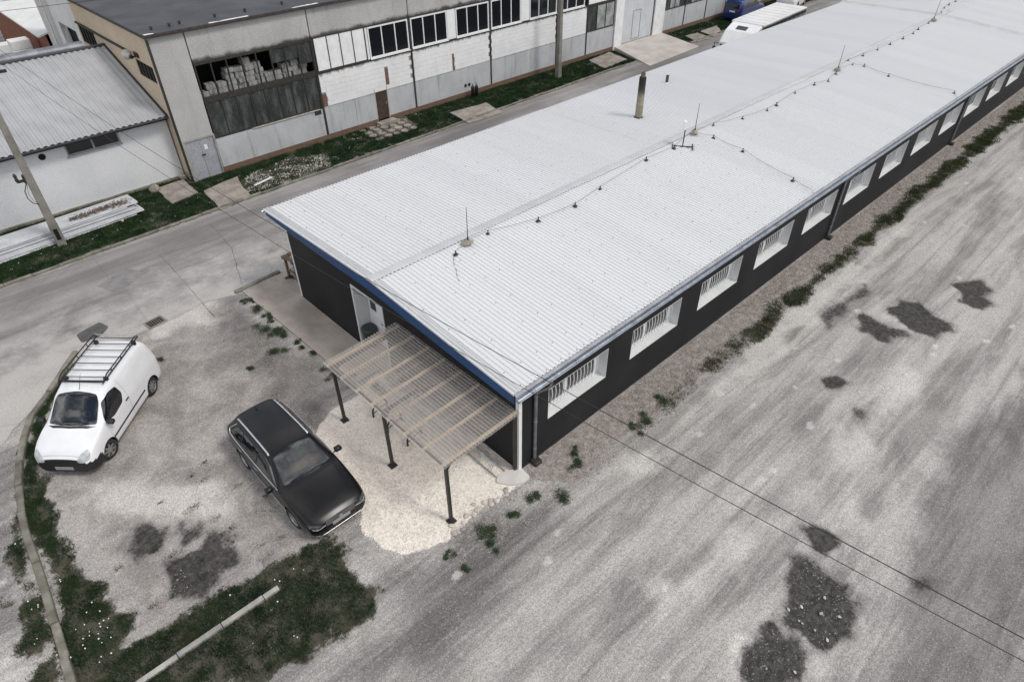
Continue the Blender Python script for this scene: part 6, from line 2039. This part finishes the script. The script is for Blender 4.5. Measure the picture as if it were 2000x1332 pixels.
tri_cloud('grass', blades(px, py, .03, .13, .014), MAT_GRASS)
px, py = scatter(-14, 34, 20.6, 25.3, 2300, .3)
px, py = clear(px, py, SLABS + [BROKEN_FLAGS], .0)
k = (pip_sd(px, py, RUBBLE) > 0) | (rng.random(len(px)) < .25)
px, py = px[k], py[k]
px, py = clear(px, py, [[(1.0, 24.35), (70, 24.35), (70, 26), (1.0, 26)], [(-15, 25.28), (1.2, 25.28), (1.2, 27), (-15, 27)], [(32.5, 19.9), (39.5, 19.9), (40, 24.5), (33.8, 24.5)]], .02)
tri_cloud('grass', blades(px, py, .04, .15, .026), MAT_GRASS)
px, py = scatter(39.8, 62, 21.3, 24.3, 700, .3)
px, py = clear(px, py, SLABS, 0)
tri_cloud('grass', blades(px, py, .05, .16, .04), MAT_GRASS)
px, py = scatter(.5, 46, -2.3, -.4, 4800, .27, 1.0)
n = NT('verge_grass')
P = n.pos()
c = n.mix(n.step(n.noise(1.6, 5, P, .6), .35, .65), (.030, .048, .018), (.070, .092, .036))
c = n.mix(n.math('MULTIPLY', n.step(n.noise(1.1, 5, P, .65), .48, .7), .7), c, (.085, .068, .042))
MAT_VERGEG = n.fin(c, .8, spec=.2)
tri_cloud('grass', blades(px, py, .03, .11, .018, .9), MAT_VERGEG)
# dry stalks along the hall
N = 9000
px = 1 + 44 * rng.random(N)
py = -.15 - 1.1 * rng.random(N)
k = fbm(px, py, .8) + .012 * px > .62
n = NT('dry_stalks')
MAT_DRY = n.fin(n.mix(n.noise(3, 4, n.pos()), (.12, .08, .05), (.25, .19, .12)), .9)
tri_cloud('dry_grass', blades(px[k], py[k], .03, .12, .012, 1.0), MAT_DRY)
# small scattered tufts in the parking area
cx_ = -9.6 + 5.6 * rng.random(70)
cy_ = 2.2 + 5.0 * rng.random(70)
sel = (cx_ + 9.6) * .35 + (7.2 - cy_) * .5 > 1.2 * rng.random(70) + 1.0
cx_, cy_ = cx_[sel][:34], cy_[sel][:34]
PX, PY = [], []
for a, b in zip(cx_, cy_):
    s = .04 + .10 * rng.random()
    m_ = int(90 * s / .08)
    PX.append(a + rng.normal(0, s, m_))
    PY.append(b + rng.normal(0, s * .6, m_))
tri_cloud('grass', blades(np.concatenate(PX), np.concatenate(PY), .02, .07, .012), MAT_GRASS)
# little white clover flowers
n = NT('clover_white')
MAT_CLOVER = n.fin(n.mix(n.noise(20, 2), (.6, .6, .55), (.75, .75, .72)), .8)
fx = np.concatenate([rng.normal(-10.0, .2, 22), rng.normal(-10.9, .3, 26), rng.uniform(-10, -5, 10), rng.uniform(-8, 18, 60)])
fy = np.concatenate([rng.normal(3.2, .4, 22), rng.normal(4.8, 1.3, 26), rng.uniform(-.4, 2, 10), rng.uniform(20.9, 22.5, 60)])
k = grass_mask(fx, fy) > .5
V = []
for a, b in zip(fx[k], fy[k]):
    s, z = .010 + .010 * rng.random(), .08 + .06 * rng.random()
    V += [(a - s, b - s, z), (a + s, b - s, z), (a, b + s, z + .01), (a - s, b + s * .4, z + .006), (a + s, b + s * .4, z + .006), (a, b - s, z)]
tri_cloud('clover_flowers', V, MAT_CLOVER)
# weed clumps: things of their own
n = NT('weed_leaf')
c = n.mix(n.step(n.noise(7, 3), .3, .7), (.014, .032, .010), (.036, .060, .020))
MAT_WEED = n.fin(c, .65, spec=.3)
def weed(x, y, r, h, k):
    """ragged low clump: many small leaves in a few sub-clumps"""
    V = []
    subs = [(random.gauss(0, r * .45), random.gauss(0, r * .45), random.uniform(.35, .7) * r) for _ in range(4)]
    for i in range(int(520 * r / .2)):
        sx, sy, sr = random.choice(subs)
        bx_, by_ = random.gauss(sx, sr * .5), random.gauss(sy, sr * .5)
        d = math.hypot(bx_, by_) / r
        zz_ = random.random() * h * max(.25, 1 - .6 * d)
        a = random.uniform(0, 6.28)
        L = random.uniform(.02, .055)
        w_ = L * random.uniform(.25, .5)
        up_ = random.uniform(-.2, .8) * L
        b0 = Vector((bx_, by_, zz_ - .005))
        e = b0 + Vector((math.cos(a) * L, math.sin(a) * L, up_))
        p = Vector((-math.sin(a), math.cos(a), 0)) * w_ * .5
        mid = b0.lerp(e, .5) + Vector((0, 0, L * .2))
        V += [b0, mid - p, mid + p, mid - p, e, mid + p]
    o = tri_cloud('weed_clump', [v[:] for v in V], MAT_WEED, None)
    o.location = (x, y, 0)
    return o
WG = [('green weed clump on the open gravel beside the edging stones', 'weed clumps near the edging stones'), ('green weed clump along the edge of the concrete pad', 'weed clumps along the concrete pad'), ('low green weed clump beside the charcoal long wall', 'weed clumps beside the long wall')]
for i, p in enumerate(WEEDS):
    g = 0 if i < 7 else (2 if i > 20 else 1)
    r = random.uniform(.16, .30) if i not in (5, 6, 18, 14) else .12
    if i in (7, 8, 9): r = .38
    o = weed(p[0], p[1], r, random.uniform(.06, .12) + r * .15, i)
    tag(o, WG[g][0], 'weed', WG[g][1])
for i in range(9):
    x, y = -1.55 + random.uniform(-.12, .06), 12.9 - i * .55 + random.uniform(-.2, .2)
    o = weed(x, y, random.uniform(.12, .22), .11, i)
    tag(o, WG[1][0], 'weed', WG[1][1])
# pebbles
def pebbles(px, py, s0, s1, z=0.0):
    N = len(px)
    s = s0 + (s1 - s0) * rng.random(N) ** 2
    a = rng.random(N) * 2 * np.pi
    ca, sa = np.cos(a), np.sin(a)
    V = np.zeros((N, 4, 3, 3))
    zt = z + s * (.35 + .4 * rng.random(N))
    R4 = []
    for k in range(4):
        t = a + k * np.pi / 2
        rr = s * (.6 + .5 * rng.random(N))
        R4.append(np.stack([px + rr * np.cos(t), py + rr * np.sin(t), np.full(N, z - .008)], 1))
    top = np.stack([px + (rng.random(N) - .5) * s * .5, py + (rng.random(N) - .5) * s * .5, zt], 1)
    for k in range(4):
        V[:, k, 0] = R4[k]
        V[:, k, 1] = R4[(k + 1) % 4]
        V[:, k, 2] = top
    return V
def mat_pebble(name, cols):
    n = NT(name)
    P = n.pos()
    v = n.sep(n.voro(16, P, out='Color'))[0]
    c = n.mix(n.step(v, .1, .9), cols[0], cols[1])
    return n.fin(c, .9, spec=.25)
def inpoly(poly, N, amp=.12, s=2.2, d=0):
    p = np.array(poly)
    x0, y0 = p.min(0)
    x1, y1 = p.max(0)
    px = x0 + (x1 - x0) * rng.random(N)
    py = y0 + (y1 - y0) * rng.random(N)
    k = pip_sd(px, py, poly) + (fbm(px, py, s) - .5) * 2 * amp < d
    return px[k], py[k]
px, py = inpoly(WHITE_GRAVEL, 42000, .16)
tri_cloud('white_gravel', pebbles(px, py, .008, .024), mat_pebble('white_pebble', ((.58, .53, .47), (.88, .83, .76))))
px, py = inpoly([(0, -.05), (-.2, -.4), (-3, -.45), (-3.2, -1.2), (0, -1.6), (4, -1.7), (26, -1.4), (26, -.05)], 26000, .2)
tri_cloud('gravel', pebbles(px, py, .008, .028), mat_pebble('grey_pebble', ((.13, .115, .105), (.44, .41, .38))))
px, py = inpoly([(-9.5, 2.4), (-9.6, 9), (-7.5, 13), (-2, 13.3), (-1.5, 8), (-2.8, 5.7), (-4.4, 1.5), (-4, -1.2), (-1, -2.4), (2, -2.2), (-2, -5), (-6, -1.5)], 30000, .3)
k = fbm(px, py, .7) > .47
tri_cloud('gravel', pebbles(px[k], py[k], .006, .022), mat_pebble('park_pebble', ((.15, .143, .138), (.46, .44, .42))))
for q in (8, 9):
    px, py = inpoly(DAMP[q], 800, .1)
    tri_cloud('gravel', pebbles(px, py, .008, .032, -.02), mat_pebble('pit_stone', ((.05, .048, .045), (.30, .29, .28))))
px, py = inpoly(WHITE_GRAVEL, 9000, .5, 1.5, .45)
tri_cloud('white_gravel', pebbles(px, py, .008, .02), bpy.data.materials['white_pebble'])
px, py = inpoly(RUBBLE, 5200, .5, 1.4)
k = fbm(px, py, 1.1) + .25 * (rng.random(len(px)) - .5) > .50
px, py = px[k], py[k]
tri_cloud('rubble', pebbles(px, py, .012, .085), mat_pebble('rubble_stone', ((.20, .185, .165), (.56, .54, .50))))
px, py = inpoly([(9.5, 23.2), (15.5, 23.3), (15.5, 24.3), (9.5, 24.3)], 260, .3)
tri_cloud('rubble', pebbles(px, py, .03, .09), mat_pebble('rubble_grey', ((.2, .19, .17), (.45, .43, .40))))
